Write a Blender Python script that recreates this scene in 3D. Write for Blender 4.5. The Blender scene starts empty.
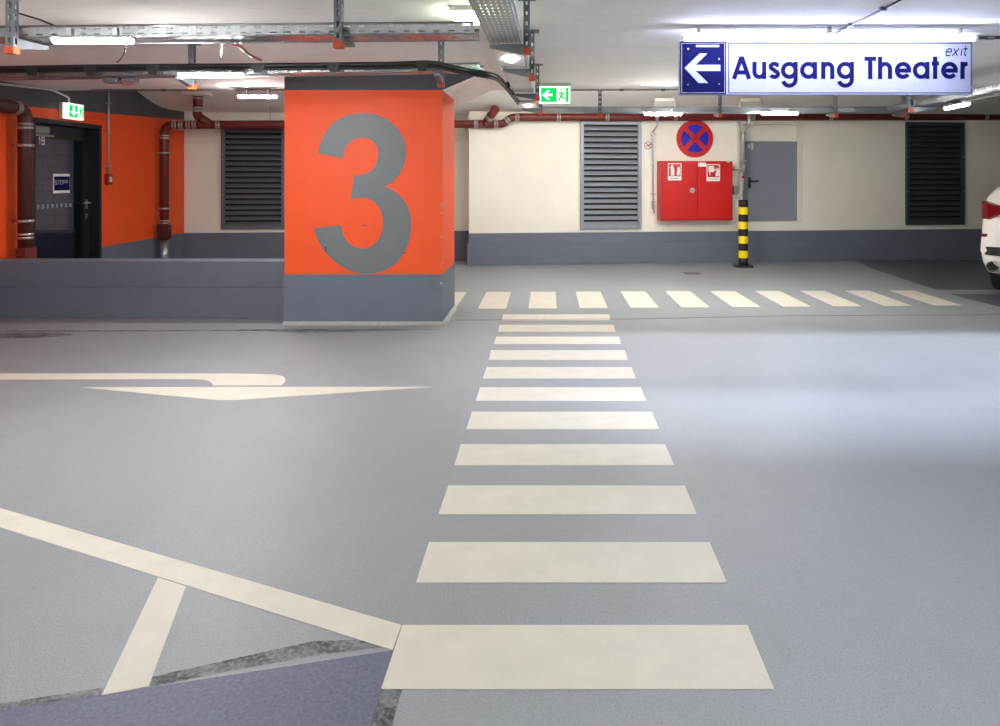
import bpy, math, random
from mathutils import Vector, Matrix
random.seed(7)
scene = bpy.context.scene
COL = scene.collection
PI = math.pi

# ------------------------------------------------------------------ camera model
F, CX, CY, H = 740.0, 548.5, 176.0, 1.38
def P(x, y, Y):
    return Vector(((x - CX) / F * Y, Y, H - (y - CY) / F * Y))
def G(x, y, z=0.0):
    Y = (H - z) * F / (y - CY)
    return Vector(((x - CX) / F * Y, Y, z))
def K(x): return (x - CX) / F

# ------------------------------------------------------------------ materials
def lin(c):
    return tuple(((v / 255) / 12.92 if v / 255 <= 0.04045 else ((v / 255 + 0.055) / 1.055) ** 2.4) for v in c)
def mat(name, rgb, rough=0.6, metal=0.0, noise=0.0, nscale=6.0, bump=0.0, bscale=60.0, spec=0.5):
    m = bpy.data.materials.new(name); m.use_nodes = True
    nt = m.node_tree; b = nt.nodes['Principled BSDF']
    c = lin(rgb)
    b.inputs['Base Color'].default_value = (*c, 1)
    b.inputs['Roughness'].default_value = rough
    b.inputs['Metallic'].default_value = metal
    b.inputs['Specular IOR Level'].default_value = spec
    if noise or bump:
        tc = nt.nodes.new('ShaderNodeTexCoord')
    if noise:
        n = nt.nodes.new('ShaderNodeTexNoise'); n.inputs['Scale'].default_value = nscale; n.inputs['Detail'].default_value = 6
        nt.links.new(tc.outputs['Object'], n.inputs['Vector'])
        r = nt.nodes.new('ShaderNodeValToRGB')
        r.color_ramp.elements[0].position = .3; r.color_ramp.elements[1].position = .72
        r.color_ramp.elements[0].color = (*[v * (1 - noise) for v in c], 1)
        r.color_ramp.elements[1].color = (*[min(1, v * (1 + noise * .6)) for v in c], 1)
        nt.links.new(n.outputs['Fac'], r.inputs['Fac']); nt.links.new(r.outputs['Color'], b.inputs['Base Color'])
    if bump:
        n2 = nt.nodes.new('ShaderNodeTexNoise'); n2.inputs['Scale'].default_value = bscale; n2.inputs['Detail'].default_value = 3
        nt.links.new(tc.outputs['Object'], n2.inputs['Vector'])
        bp = nt.nodes.new('ShaderNodeBump'); bp.inputs['Strength'].default_value = bump; bp.inputs['Distance'].default_value = .01
        nt.links.new(n2.outputs['Fac'], bp.inputs['Height']); nt.links.new(bp.outputs['Normal'], b.inputs['Normal'])
    return m
def emit(name, rgb, strength):
    m = bpy.data.materials.new(name); m.use_nodes = True
    nt = m.node_tree; nt.nodes.clear()
    o = nt.nodes.new('ShaderNodeOutputMaterial'); e = nt.nodes.new('ShaderNodeEmission')
    e.inputs['Color'].default_value = (*lin(rgb), 1); e.inputs['Strength'].default_value = strength
    nt.links.new(e.outputs[0], o.inputs[0]); return m

M = {}
M['cream'] = mat('cream_plaster', (240, 236, 223), .75, noise=.04, nscale=2.5, bump=.15, bscale=90)
M['greyband'] = mat('slate_paint', (101, 109, 124), .5, noise=.08, nscale=4, bump=.1, bscale=60)
M['darkband'] = mat('charcoal_paint', (72, 73, 80), .6, noise=.05, nscale=3)
M['orange'] = mat('orange_paint', (238, 80, 12), .55, noise=.05, nscale=3, bump=.08, bscale=80)
M['numeral'] = mat('numeral_grey', (106, 112, 115), .5, noise=.04, nscale=5)
M['galv'] = mat('galvanised_steel', (164, 169, 173), .3, .85, noise=.12, nscale=14)
M['galv_dark'] = mat('dull_zinc', (112, 117, 122), .4, .7, noise=.12, nscale=14)
M['orange_cap'] = mat('orange_cap', (206, 74, 16), .5)
M['brown_cable'] = mat('brown_cable', (168, 84, 52), .5)
M['pipe'] = mat('red_brown_iron', (106, 33, 28), .45, noise=.1, nscale=8)
M['pipe_dk'] = mat('dark_brown_iron', (70, 26, 23), .45, noise=.1, nscale=8)
M['clamp'] = mat('clamp_steel', (190, 190, 188), .3, .85)
M['concrete'] = mat('pale_concrete', (164, 164, 157), .8, noise=.15, nscale=20)
M['black'] = mat('black_frame', (24, 24, 30), .4)
M['blackcable'] = mat('black_cable', (22, 23, 27), .5)
M['steel'] = mat('conduit_steel', (196, 198, 200), .35, .6)
M['white'] = mat('white_plastic', (232, 232, 226), .5)
M['offwhite'] = mat('offwhite_plastic', (205, 203, 190), .5)
M['red'] = mat('red_enamel', (192, 13, 12), .35)
M['darkred'] = mat('dark_red_plastic', (130, 20, 24), .4)
M['blue'] = mat('traffic_blue', (12, 12, 172), .4)
M['doorgrey'] = mat('door_grey', (128, 133, 146), .4, noise=.03, nscale=3)
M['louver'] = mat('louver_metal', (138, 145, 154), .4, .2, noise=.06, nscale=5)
M['louver_shaded'] = mat('louver_shade_tint', (62, 66, 78), .45, .2, noise=.06, nscale=5)  # darkest copy of the louver metal, deep shade put into the colour
M['louver_dim'] = mat('louver_dim_tint', (104, 109, 120), .4, .3, noise=.06, nscale=5)  # dimmer copy of the louver metal, weaker light put into the colour
M['void'] = mat('dark_void', (14, 14, 18), .8)
M['yellow'] = mat('yellow_paint', (244, 214, 20), .45)
M['blackpaint'] = mat('black_paint', (22, 22, 26), .45)
M['stripe'] = mat('road_paint', (202, 198, 185), .55, noise=.07, nscale=7, bump=.2, bscale=120)
M['signwhite'] = mat('sign_white', (166, 169, 186), .8, spec=.15)
M['signblue'] = mat('sign_indigo', (12, 14, 68), .8, spec=.12)
M['carpaint'] = mat('white_car_paint', (238, 236, 230), .15)
M['carblack'] = mat('car_black_plastic', (24, 25, 30), .5)
M['carglass'] = mat('car_dark_glass', (14, 15, 18), .08)
M['taillight'] = mat('tail_light_red', (118, 12, 20), .12)
M['rubber'] = mat('rubber', (20, 20, 22), .8)
M['chrome'] = mat('chrome', (210, 210, 214), .15, 1.0)
M['bayblue'] = mat('bay_paint', (84, 90, 113), .5, noise=.34, nscale=85, bump=.2, bscale=260)
M['baydark'] = mat('bay_dark_paint', (84, 86, 98), .5, noise=.1, nscale=3, bump=.2, bscale=100)
M['dirt'] = mat('dirt', (122, 124, 126), .8, noise=.45, nscale=22)
M['joint'] = mat('joint_black', (112, 112, 112), .8)
M['led'] = emit('led_white', (254, 251, 252), 185)
M['led_rear'] = emit('led_rear', (255, 252, 246), 215)
M['led_side'] = emit('led_side', (255, 252, 246), 32)
M['led_near'] = emit('led_near', (253, 253, 252), 43)
M['led_soft'] = emit('led_greenish', (236, 255, 224), 26)
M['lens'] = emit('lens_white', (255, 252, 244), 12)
M['tube'] = emit('tube_bluish', (208, 214, 255), 40)
M['exit_white'] = emit('exit_white', (250, 255, 244), .62)
M['exit_green'] = emit('exit_green', (20, 222, 110), .5)

def dirt_mat():
    # patchy grime: dark deposit where a noise is high, the floor showing through elsewhere
    m = mat('dirt', (84, 86, 88), .8); nt = m.node_tree; b = nt.nodes['Principled BSDF']
    tc = nt.nodes.new('ShaderNodeTexCoord'); f = None
    for sc, lo, hi in ((9, .30, .62), (70, .32, .6)):
        n = nt.nodes.new('ShaderNodeTexNoise'); n.inputs['Scale'].default_value = sc; n.inputs['Detail'].default_value = 6
        nt.links.new(tc.outputs['Object'], n.inputs['Vector'])
        r = nt.nodes.new('ShaderNodeMapRange'); r.inputs['From Min'].default_value = lo; r.inputs['From Max'].default_value = hi
        nt.links.new(n.outputs['Fac'], r.inputs['Value'])
        if f is None: f = r.outputs[0]
        else:
            mu = nt.nodes.new('ShaderNodeMath'); mu.operation = 'MULTIPLY'; nt.links.new(f, mu.inputs[0]); nt.links.new(r.outputs[0], mu.inputs[1]); f = mu.outputs[0]
    sc_ = nt.nodes.new('ShaderNodeMath'); sc_.operation = 'MULTIPLY'; sc_.inputs[1].default_value = .62; nt.links.new(f, sc_.inputs[0])
    nt.links.new(sc_.outputs[0], b.inputs['Alpha']); return m
M['dirt'] = dirt_mat()
# glass
def glass_mat():
    m = bpy.data.materials.new('door_glass'); m.use_nodes = True; nt = m.node_tree; nt.nodes.clear()
    o = nt.nodes.new('ShaderNodeOutputMaterial'); mx = nt.nodes.new('ShaderNodeMixShader')
    t = nt.nodes.new('ShaderNodeBsdfTransparent'); g = nt.nodes.new('ShaderNodeBsdfGlossy')
    t.inputs[0].default_value = (.86, .87, .9, 1); g.inputs['Roughness'].default_value = .02
    mx.inputs[0].default_value = .05; nt.links.new(t.outputs[0], mx.inputs[1]); nt.links.new(g.outputs[0], mx.inputs[2])
    nt.links.new(mx.outputs[0], o.inputs[0]); return m
M['glass'] = glass_mat()
# block wall
def block_mat(name, c1, mortar):
    m = mat(name, c1, .6); nt = m.node_tree; b = nt.nodes['Principled BSDF']
    tc = nt.nodes.new('ShaderNodeTexCoord'); mp = nt.nodes.new('ShaderNodeMapping'); mp.inputs['Rotation'].default_value = (PI / 2, 0, 0)
    br = nt.nodes.new('ShaderNodeTexBrick'); br.inputs['Scale'].default_value = 1.0
    br.inputs['Brick Width'].default_value = .38; br.inputs['Row Height'].default_value = .19; br.inputs['Mortar Size'].default_value = .006
    br.inputs['Color1'].default_value = (*lin(c1), 1); br.inputs['Color2'].default_value = (*[v * .9 for v in lin(c1)], 1); br.inputs['Mortar'].default_value = (*lin(mortar), 1)
    nt.links.new(tc.outputs['Object'], mp.inputs[0]); nt.links.new(mp.outputs[0], br.inputs['Vector']); nt.links.new(br.outputs['Color'], b.inputs['Base Color'])
    return m
M['block_grey'] = block_mat('grey_block', (150, 146, 158), (118, 114, 126))
M['block_dark'] = block_mat('dark_block', (58, 60, 84), (40, 42, 58))
# ceiling with faint board marks
def ceil_mat():
    m = mat('ceiling_paint', (240, 238, 232), .85, noise=.05, nscale=1.6, bump=.12, bscale=40)
    nt = m.node_tree; b = nt.nodes['Principled BSDF']
    src = b.inputs['Base Color'].links[0].from_socket
    tc = nt.nodes.new('ShaderNodeTexCoord'); sp = nt.nodes.new('ShaderNodeSeparateXYZ'); nt.links.new(tc.outputs['Object'], sp.inputs[0])
    dv = nt.nodes.new('ShaderNodeMath'); dv.operation = 'PINGPONG'; dv.inputs[1].default_value = .16
    nt.links.new(sp.outputs['Y'], dv.inputs[0])
    lt = nt.nodes.new('ShaderNodeMath'); lt.operation = 'LESS_THAN'; lt.inputs[1].default_value = .0035
    nt.links.new(dv.outputs[0], lt.inputs[0])
    n = nt.nodes.new('ShaderNodeTexNoise'); n.inputs['Scale'].default_value = 5; n.inputs['Detail'].default_value = 4
    nt.links.new(tc.outputs['Object'], n.inputs['Vector'])
    gt = nt.nodes.new('ShaderNodeMath'); gt.operation = 'GREATER_THAN'; gt.inputs[1].default_value = .54
    nt.links.new(n.outputs['Fac'], gt.inputs[0])
    mu = nt.nodes.new('ShaderNodeMath'); mu.operation = 'MULTIPLY'; nt.links.new(lt.outputs[0], mu.inputs[0]); nt.links.new(gt.outputs[0], mu.inputs[1])
    m2 = nt.nodes.new('ShaderNodeMath'); m2.operation = 'MULTIPLY'; m2.inputs[1].default_value = .28; nt.links.new(mu.outputs[0], m2.inputs[0])
    mx = nt.nodes.new('ShaderNodeMixRGB'); mx.inputs[2].default_value = (.2, .19, .18, 1)
    nt.links.new(m2.outputs[0], mx.inputs[0]); nt.links.new(src, mx.inputs[1]); nt.links.new(mx.outputs[0], b.inputs['Base Color'])
    return m
M['ceiling'] = ceil_mat()
def floor_mat():
    m = bpy.data.materials.new('floor_coating'); m.use_nodes = True; nt = m.node_tree; b = nt.nodes['Principled BSDF']
    tc = nt.nodes.new('ShaderNodeTexCoord')
    def noise(scale, detail=6, stretch=(1, 1, 1)):
        mp = nt.nodes.new('ShaderNodeMapping'); mp.inputs['Scale'].default_value = stretch
        nt.links.new(tc.outputs['Object'], mp.inputs[0])
        n = nt.nodes.new('ShaderNodeTexNoise'); n.inputs['Scale'].default_value = scale; n.inputs['Detail'].default_value = detail
        nt.links.new(mp.outputs[0], n.inputs['Vector']); return n
    n1 = noise(.9, 8, (1, .6, 1)); n2 = noise(260, 2); n3 = noise(3.0, 10, (1, 1, 1))
    r1 = nt.nodes.new('ShaderNodeValToRGB'); e = r1.color_ramp.elements
    e[0].position = .3; e[0].color = (*lin((136, 141, 145)), 1); e[1].position = .72; e[1].color = (*lin((143, 148, 152)), 1)
    nt.links.new(n1.outputs['Fac'], r1.inputs[0])
    r2 = nt.nodes.new('ShaderNodeValToRGB'); e = r2.color_ramp.elements
    e[0].position = .36; e[0].color = (.72, .72, .73, 1); e[1].position = .5; e[1].color = (1, 1, 1, 1)
    nt.links.new(n2.outputs['Fac'], r2.inputs[0])
    r3 = nt.nodes.new('ShaderNodeValToRGB'); e = r3.color_ramp.elements
    e[0].position = .28; e[0].color = (.94, .94, .93, 1); e[1].position = .48; e[1].color = (1, 1, 1, 1)
    nt.links.new(n3.outputs['Fac'], r3.inputs[0])
    m1 = nt.nodes.new('ShaderNodeMixRGB'); m1.blend_type = 'MULTIPLY'; m1.inputs[0].default_value = 1
    m2 = nt.nodes.new('ShaderNodeMixRGB'); m2.blend_type = 'MULTIPLY'; m2.inputs[0].default_value = 1
    nt.links.new(r1.outputs[0], m1.inputs[1]); nt.links.new(r2.outputs[0], m1.inputs[2])
    nt.links.new(m1.outputs[0], m2.inputs[1]); nt.links.new(r3.outputs[0], m2.inputs[2])
    nt.links.new(m2.outputs[0], b.inputs['Base Color'])
    b.inputs['Roughness'].default_value = .5; b.inputs['Specular IOR Level'].default_value = .4
    bp = nt.nodes.new('ShaderNodeBump'); bp.inputs['Strength'].default_value = .22; bp.inputs['Distance'].default_value = .004
    nb = noise(150, 3); nt.links.new(nb.outputs['Fac'], bp.inputs['Height']); nt.links.new(bp.outputs['Normal'], b.inputs['Normal'])
    return m
M['floor'] = floor_mat()

# ------------------------------------------------------------------ mesh builder
WM = {}
def world_of(o): return WM.get(o.name, Matrix.Identity(4))
class MB:
    def __init__(s, X=None):
        s.v = []; s.f = []; s.m = []; s.s = []; s.X = X
    def add(s, vs, fs, mi=0, smooth=False):
        b = len(s.v)
        for v in vs:
            v = Vector(v)
            s.v.append(s.X @ v if s.X is not None else v)
        for f in fs:
            s.f.append([b + i for i in f]); s.m.append(mi); s.s.append(smooth)
        return s
    def box(s, x0, y0, z0, x1, y1, z1, mi=0):
        x0, x1 = min(x0, x1), max(x0, x1); y0, y1 = min(y0, y1), max(y0, y1); z0, z1 = min(z0, z1), max(z0, z1)
        return s.add([(x0, y0, z0), (x1, y0, z0), (x1, y1, z0), (x0, y1, z0), (x0, y0, z1), (x1, y0, z1), (x1, y1, z1), (x0, y1, z1)],
                     [(0, 3, 2, 1), (4, 5, 6, 7), (0, 1, 5, 4), (1, 2, 6, 5), (2, 3, 7, 6), (3, 0, 4, 7)], mi)
    def prism(s, poly, vec, mi=0, side=None, smooth=False):
        n = len(poly); vec = Vector(vec); a = [Vector(p) for p in poly]; b = [p + vec for p in a]
        nrm = Vector((0, 0, 0))
        for i in range(n): nrm += a[i].cross(a[(i + 1) % n])
        if nrm.dot(vec) > 0: a.reverse(); b.reverse()
        s.add(a + b, [list(range(n)), list(range(2 * n - 1, n - 1, -1))], mi)
        bb = len(s.v) - 2 * n
        for i in range(n):
            j = (i + 1) % n
            s.f.append([bb + j, bb + i, bb + n + i, bb + n + j]); s.m.append(mi if side is None else side); s.s.append(smooth)
        return s
    def obox(s, a, b, w, h, up=(0, 0, 1), mi=0):
        """bar from a to b, width w across, height h along up"""
        a = Vector(a); b = Vector(b); d = (b - a).normalized(); u = Vector(up); sd = d.cross(u).normalized(); u = sd.cross(d).normalized()
        q = [a + sd * w / 2 * i + u * h / 2 * j for i, j in ((-1, -1), (1, -1), (1, 1), (-1, 1))]
        return s.prism(q, b - a, mi)
    def tube(s, pts, r, n=12, mi=0, cap=True, smooth=True):
        pts = [Vector(p) for p in pts]; rings = []; m = len(pts)
        t0 = (pts[1] - pts[0]).normalized(); up = Vector((0, 0, 1)) if abs(t0.z) < .9 else Vector((1, 0, 0))
        nn = t0.cross(up).normalized()
        vs = []
        for i, p in enumerate(pts):
            t = ((pts[min(i + 1, m - 1)] - pts[max(i - 1, 0)])).normalized()
            nn = (nn - t * nn.dot(t)).normalized(); bb = t.cross(nn)
            rr = r[i] if isinstance(r, (list, tuple)) else r
            for k in range(n):
                a = 2 * PI * k / n; vs.append(p + nn * math.cos(a) * rr + bb * math.sin(a) * rr)
        fs = [(i * n + k, i * n + (k + 1) % n, (i + 1) * n + (k + 1) % n, (i + 1) * n + k) for i in range(m - 1) for k in range(n)]
        s.add(vs, fs, mi, smooth)
        if cap:
            b = len(s.v) - m * n
            s.f.append([b + k for k in range(n - 1, -1, -1)]); s.m.append(mi); s.s.append(False)
            s.f.append([b + (m - 1) * n + k for k in range(n)]); s.m.append(mi); s.s.append(False)
        return s
    def perf(s, o, eu, ev, nu, nv, hu, hv, mi=0):
        """sheet nu x nv cells, each with a rectangular hole of hu x hv of the cell; eu, ev are cell vectors"""
        o = Vector(o); eu = Vector(eu); ev = Vector(ev); a0, a1 = .5 - hu / 2, .5 + hu / 2; b0, b1 = .5 - hv / 2, .5 + hv / 2
        for i in range(nu):
            for j in range(nv):
                q = o + eu * i + ev * j
                g = lambda a, b: q + eu * a + ev * b
                s.add([g(0, 0), g(1, 0), g(1, 1), g(0, 1), g(a0, b0), g(a1, b0), g(a1, b1), g(a0, b1)],
                      [(0, 1, 5, 4), (1, 2, 6, 5), (2, 3, 7, 6), (3, 0, 4, 7)], mi)
        return s
    def build(s, name, mats, parent=None, bevel=0.0, origin=None):
        if not isinstance(mats, (list, tuple)): mats = [mats]
        me = bpy.data.meshes.new(name)
        if origin is None:
            lo = [min(v[i] for v in s.v) for i in range(3)]; hi = [max(v[i] for v in s.v) for i in range(3)]
            origin = Vector([(lo[i] + hi[i]) / 2 for i in range(3)])
            if parent is None: origin.z = lo[2]
        W = Matrix.Translation(origin)
        PW = world_of(parent) if parent is not None else Matrix.Identity(4)
        R = PW.to_3x3().to_4x4()
        W = W @ R
        Wi = W.inverted()
        me.from_pydata([tuple(Wi @ v) for v in s.v], [], s.f)
        for m in mats: me.materials.append(m)
        for p, mi, sm in zip(me.polygons, s.m, s.s): p.material_index = mi; p.use_smooth = sm
        me.validate(); me.update()
        o = bpy.data.objects.new(name, me); COL.objects.link(o)
        if parent is not None:
            o.parent = parent; o.matrix_local = PW.inverted() @ W
        else:
            o.matrix_world = W; o.location = W.translation
        WM[o.name] = W
        if bevel:
            md = o.modifiers.new('edge', 'BEVEL'); md.width = bevel; md.segments = 2; md.limit_method = 'ANGLE'
        return o
def tag(o, label, cat, group=None):
    o['label'] = label; o['category'] = cat
    if group: o['group'] = group
    return o
def thing(name, label, cat, loc, rz=0.0, group=None):
    o = bpy.data.objects.new(name, None); COL.objects.link(o)
    o.empty_display_size = .1
    W = Matrix.Translation(Vector(loc)) @ Matrix.Rotation(rz, 4, 'Z')
    o.location = Vector(loc); o.rotation_euler = (0, 0, rz); WM[o.name] = W
    return tag(o, label, cat, group)
def struct(o, label=None, cat=None):
    o['kind'] = 'structure'
    if label: o['label'] = label
    if cat: o['category'] = cat
    return o
def bent(pts, r, n=7):
    """polyline with rounded corners"""
    pts = [Vector(p) for p in pts]; out = [pts[0]]
    for a, b, c in zip(pts, pts[1:], pts[2:]):
        d1 = (a - b); d2 = (c - b); rr = min(r, d1.length * .49, d2.length * .49)
        p = b + d1.normalized() * rr; q = b + d2.normalized() * rr
        for i in range(n + 1):
            t = i / n; out.append(p * (1 - t) ** 2 + b * 2 * t * (1 - t) + q * t * t)
    out.append(pts[-1]); return out
def catmull(pts, sub=5):
    out = []; n = len(pts)
    for i in range(n - 1):
        p0 = Vector(pts[max(i - 1, 0)]); p1 = Vector(pts[i]); p2 = Vector(pts[i + 1]); p3 = Vector(pts[min(i + 2, n - 1)])
        for k in range(sub):
            t = k / sub
            out.append(.5 * ((2 * p1) + (p2 - p0) * t + (2 * p0 - 5 * p1 + 4 * p2 - p3) * t * t + (3 * p1 - p0 - 3 * p2 + p3) * t ** 3))
    out.append(Vector(pts[-1])); return out

# ------------------------------------------------------------------ the back wall's own frame
SL = .115; TH = math.atan(SL); NV = Vector((math.sin(TH), -math.cos(TH), 0))   # toward the room
V0, V1 = 11.53, 12.19            # front wall plane, recessed wall plane
def wallY(k, v, off=0.0):
    return (v - off / math.cos(TH)) / (1 - SL * k)
def WP(x, y, off=0.0, v=V0):
    return P(x, y, wallY(K(x), v, off))
def WX(x, z=0.0, off=0.0, v=V0):
    p = WP(x, CY, off, v); p.z = z; return p
def frame_at(p, rz=TH):
    return Matrix.Translation(p) @ Matrix.Rotation(rz, 4, 'Z')

# ------------------------------------------------------------------ floor and its markings
floor = struct(MB().box(-10, -6.5, -.12, 12.5, 14.4, 0).build('floor', M['floor']))
def mark(name, pts, m, t=.002, z=0.0, label=None):
    poly = [Vector((p.x, p.y, z)) for p in pts]
    o = MB().prism(poly, (0, 0, t)).build(name, m, floor)
    if label: o['label'] = label
    return o
walk = [(314.5, 320.3, 503.3, 609.3, 501.8, 610.3), (325, 331.8, 499.5, 613.5, 498, 615.5), (336.8, 344, 496.3, 619, 494, 621),
        (350.3, 359.8, 491, 625, 489, 627.8), (367.3, 378.5, 486.5, 631.5, 483, 636), (387.5, 400.8, 480, 640.8, 475.8, 646),
        (412, 429.3, 472, 652, 466.3, 659), (444.5, 465.6, 460.7, 665, 454.3, 674.4), (485.8, 514.6, 448.3, 684.8, 438.4, 696.8),
        (542.5, 583, 428.9, 709.7, 416, 726.9), (625.5, 689.6, 402.3, 747.5, 380.8, 774.2)]
for yt, yb, a, b, c, d in walk:
    mark('crosswalk_stripe', [G(a, yt), G(b, yt), G(d, yb), G(c, yb)], M['stripe'])
# second crossing: stripes run away from the camera
p0 = G(486.6, 292.2); pitch = None
for i in range(-1, 10):
    xa = 486.6 + 44.45 * i if i < 1 else 531 + 44.85 * (i - 1)
    w = 24.6
    yt = 292.2 - .16 * (i + 1); yb = 309.2 - .36 * (i + 1)
    q = [G(xa, yt), G(xa + w, yt)]
    Yb = G(0, yb).y; Y1 = q[0].y
    back = [Vector((q[1].x, Yb, 0)), Vector((q[0].x, Yb, 0))]
    mark('crosswalk_stripe', q + back, M['stripe'])
# turn arrow
A = [(-60, 373.6), (120, 373.6), (230, 373.7), (274.5, 374.6), (283, 376.5), (286, 380), (284, 383.5), (281, 385.6), (212.4, 385.6), (212.5, 383.8), (209, 381.2), (203, 379.9), (192, 379.2), (100, 379.4), (-60, 380)]
mark('arrow_shaft', [G(*p) for p in A], M['stripe'])
mark('arrow_head', [G(*p) for p in [(81, 387.4), (434, 387), (330, 394), (236, 400.2), (217, 400.2), (150, 394)]], M['stripe'])
# bay line with branch in the near corner
dirv = (G(401.5, 625.5) - G(0, 508.5)); dirv2 = (G(392.5, 650.5) - G(0, 527.5))
mark('bay_line', [G(0, 508.5) - dirv * .5, G(401.5, 625.5), G(392.5, 650.5), G(0, 527.5) - dirv2 * .5], M['stripe'])
mark('bay_line', [G(158, 578), G(186, 587), G(148.5, 686.8), G(101.5, 696.4)], M['stripe'])
dk = G(392.5, 650.8); e0 = G(0, 711); e1 = G(371, 726)
dl = (e0 - dk); dr = (e1 - dk)
mark('bay_paint', [dk, dk + dl * 1.6, dk + dl * 1.6 + dr * 6, dk + dr * 6], M['bayblue'], label='blue grey painted bay floor in the near corner')
mark('dirt_streak', [G(150, 677.5), G(230, 660), G(313, 641.5), G(366, 640), G(388, 646.5), G(313, 656), G(230, 671), G(150, 687)], M['dirt'], .0012)
mark('dirt_streak', [G(380.8, 689.9), G(402, 689.9), G(392, 726), G(371, 726)], M['dirt'], .0012)
mark('dirt_streak', [G(0, 704), G(103, 688), G(100, 697), G(0, 711)], M['dirt'], .0012)
mark('dirt_streak', [G(-20, 333.5), G(60, 332.5), G(75, 335), G(40, 338), G(-20, 338.5)], M['dirt'], .0012)
mark('dirt_streak', [G(225, 330), G(300, 329), G(440, 329.5), G(300, 332.5)], M['dirt'], .0012)
# dark bays by the car
mark('bay_paint', [G(855, 260.6), G(868, 267), G(900, 278), G(935.5, 289.6), G(1120, 289.8), G(1120, 259.5)], M['baydark'], label='dark grey painted bay floor by the car')
mark('bay_paint', [G(951, 294.2), G(1010, 309.5), Vector((4.9, 5.2, 0)), Vector((9, 5.2, 0)), G(1120, 294.5)], M['baydark'], label='dark grey painted bay floor by the car')
# expansion joint
jp = [G(456, 320.2), G(640, 319), G(780, 316), G(1010, 314.6)]
mb = MB()
for a, b in zip(jp, jp[1:]): mb.obox(a + Vector((0, 0, .001)), b + Vector((0, 0, .001)), .016, .003)
mb.build('expansion_joint', M['joint'], floor)
mark('gutter_strip', [Vector((-6, 6.52, 0)), Vector((-2.47, 6.6, 0)), Vector((-2.47, 6.64, 0)), Vector((-6, 6.58, 0))], M['dirt'], .0012)

# ------------------------------------------------------------------ walls
def wline(x): return wallY(0, V0) + SL * x
def wall_poly(name, X0, X1, v, zs, mats, th=.3):
    """wall slab parallel to the back wall between world X0 and X1; zs = bands [(z0, z1, mi)]"""
    mb = MB()
    for z0, z1, mi in zs:
        a = Vector((X0, v + SL * X0, z0)); b = Vector((X1, v + SL * X1, z0))
        mb.prism([a, b, b - NV * th, a - NV * th], (0, 0, z1 - z0), mi)
    return mb
XC = WP(469, 200).x                                  # corner of the wall's step
xn0, xn1 = WX(742.5).x, WX(803).x                    # the door niche
CRG = [M['cream'], M['greyband']]
zt = 2.95; zb = .497
bw = MB()
def slab(X0, X1, z0, z1, mi, v=V0, th=.3, m=bw):
    a = Vector((X0, v + SL * X0, z0)); b = Vector((X1, v + SL * X1, z0))
    m.prism([a, b, b - NV * th, a - NV * th], (0, 0, z1 - z0), mi)
nz0, nz1 = .635, 2.22
slab(XC, xn0, zb, zt, 0, th=.7); slab(xn1, 12.2, zb, zt, 0, th=.7)
slab(xn0, xn1, zb, nz0, 0, th=.7); slab(xn0, xn1, nz1, zt, 0, th=.7)
slab(xn0, xn1, nz0, nz1, 0, v=V0 + .26, th=.3)
slab(XC, 12.2, -.02, zb, 1, th=.7)
struct(bw.build('wall_back', CRG), 'cream back wall with slate painted lower band', 'wall')
pl = MB(); slab(XC - .025, 12.0, 0, .34, 0, v=V0 - .03, th=.028, m=pl)
struct(pl.build('baseboard_back', M['greyband'], bevel=.004))
rw = MB()
slab(-6.3, XC + .02, .49, zt, 0, v=V1, m=rw); slab(-6.3, XC + .02, -.02, .49, 1, v=V1, m=rw)
struct(rw.build('wall_recess', CRG), 'set back cream wall behind the column', 'wall')

# left wall
LN = Vector((-.047, 1, 0)).normalized()              # along the wall, away from the camera
LC = Vector((-5.68, 11.54, 0))
LNOR = Vector((LN.y, -LN.x, 0))                      # into the room
def LW(Y, off=0.0, z=0.0):
    """point on the left wall at depth Y"""
    t = (Y - LC.y) / LN.y
    p = LC + LN * t + LNOR * off; p.z = z; return p
def LYpx(x, off=0.0):
    k = K(x); return (5.138 - off) / (-k - .047)
LRZ = math.atan2(LN.y, LN.x)
d0, d1 = 7.884, 9.208; dz = 2.01
lw = MB()
def lslab(Ya, Yb, z0a, z0b, z1a, z1b, mi, th=.3):
    a, b = LW(Ya), LW(Yb); q = -LNOR * th
    vs = []
    for p, zl, zh in ((a, z0a, z1a), (b, z0b, z1b)):
        for o in (Vector((0, 0, 0)), q):
            vs += [(p.x + o.x, p.y + o.y, zl), (p.x + o.x, p.y + o.y, zh)]
    lw.add(vs, [(0, 4, 5, 1), (2, 3, 7, 6), (0, 1, 3, 2), (4, 6, 7, 5), (1, 5, 7, 3), (0, 2, 6, 4)], mi)
def top(Y): return 2.253 - .0374 * (11.54 - Y)
for Ya, Yb in ((2.0, d0), (d1, 12.1)):
    lslab(Ya, Yb, -.02, -.02, .497, .497, 1)
    lslab(Ya, Yb, .497, .497, top(Ya), top(Yb), 0)
lslab(d0, d1, dz, dz, top(d0), top(d1), 0)
for Ya, Yb in ((2.0, d0), (d0, d1), (d1, 12.1)):
    lslab(Ya, Yb, top(Ya), top(Yb), 2.95, 2.95, 2)
struct(lw.build('wall_left', [M['orange'], M['greyband'], M['darkband']]), 'orange side wall with charcoal top band and slate base', 'wall')

# stairwell seen through the glass door
sw = MB(); sw.box(-10, 11.7, .53, -6.02, 11.9, 2.9, 0); sw.box(-10, 11.7, 0, -6.02, 11.9, .53, 1)
struct(sw.build('wall_stairwell', [M['block_grey'], M['block_dark']], origin=Vector((-8, 11.7, 0))), 'painted block wall seen through the glass door', 'wall')
struct(MB().box(-10, 6.0, 0, -9.8, 11.7, 2.9).build('wall_stairwell_side', M['block_grey']))
struct(MB().box(-9.8, 6.0, 0, -5.8, 6.2, 2.9).build('wall_stairwell_near', M['block_grey']))
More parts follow.
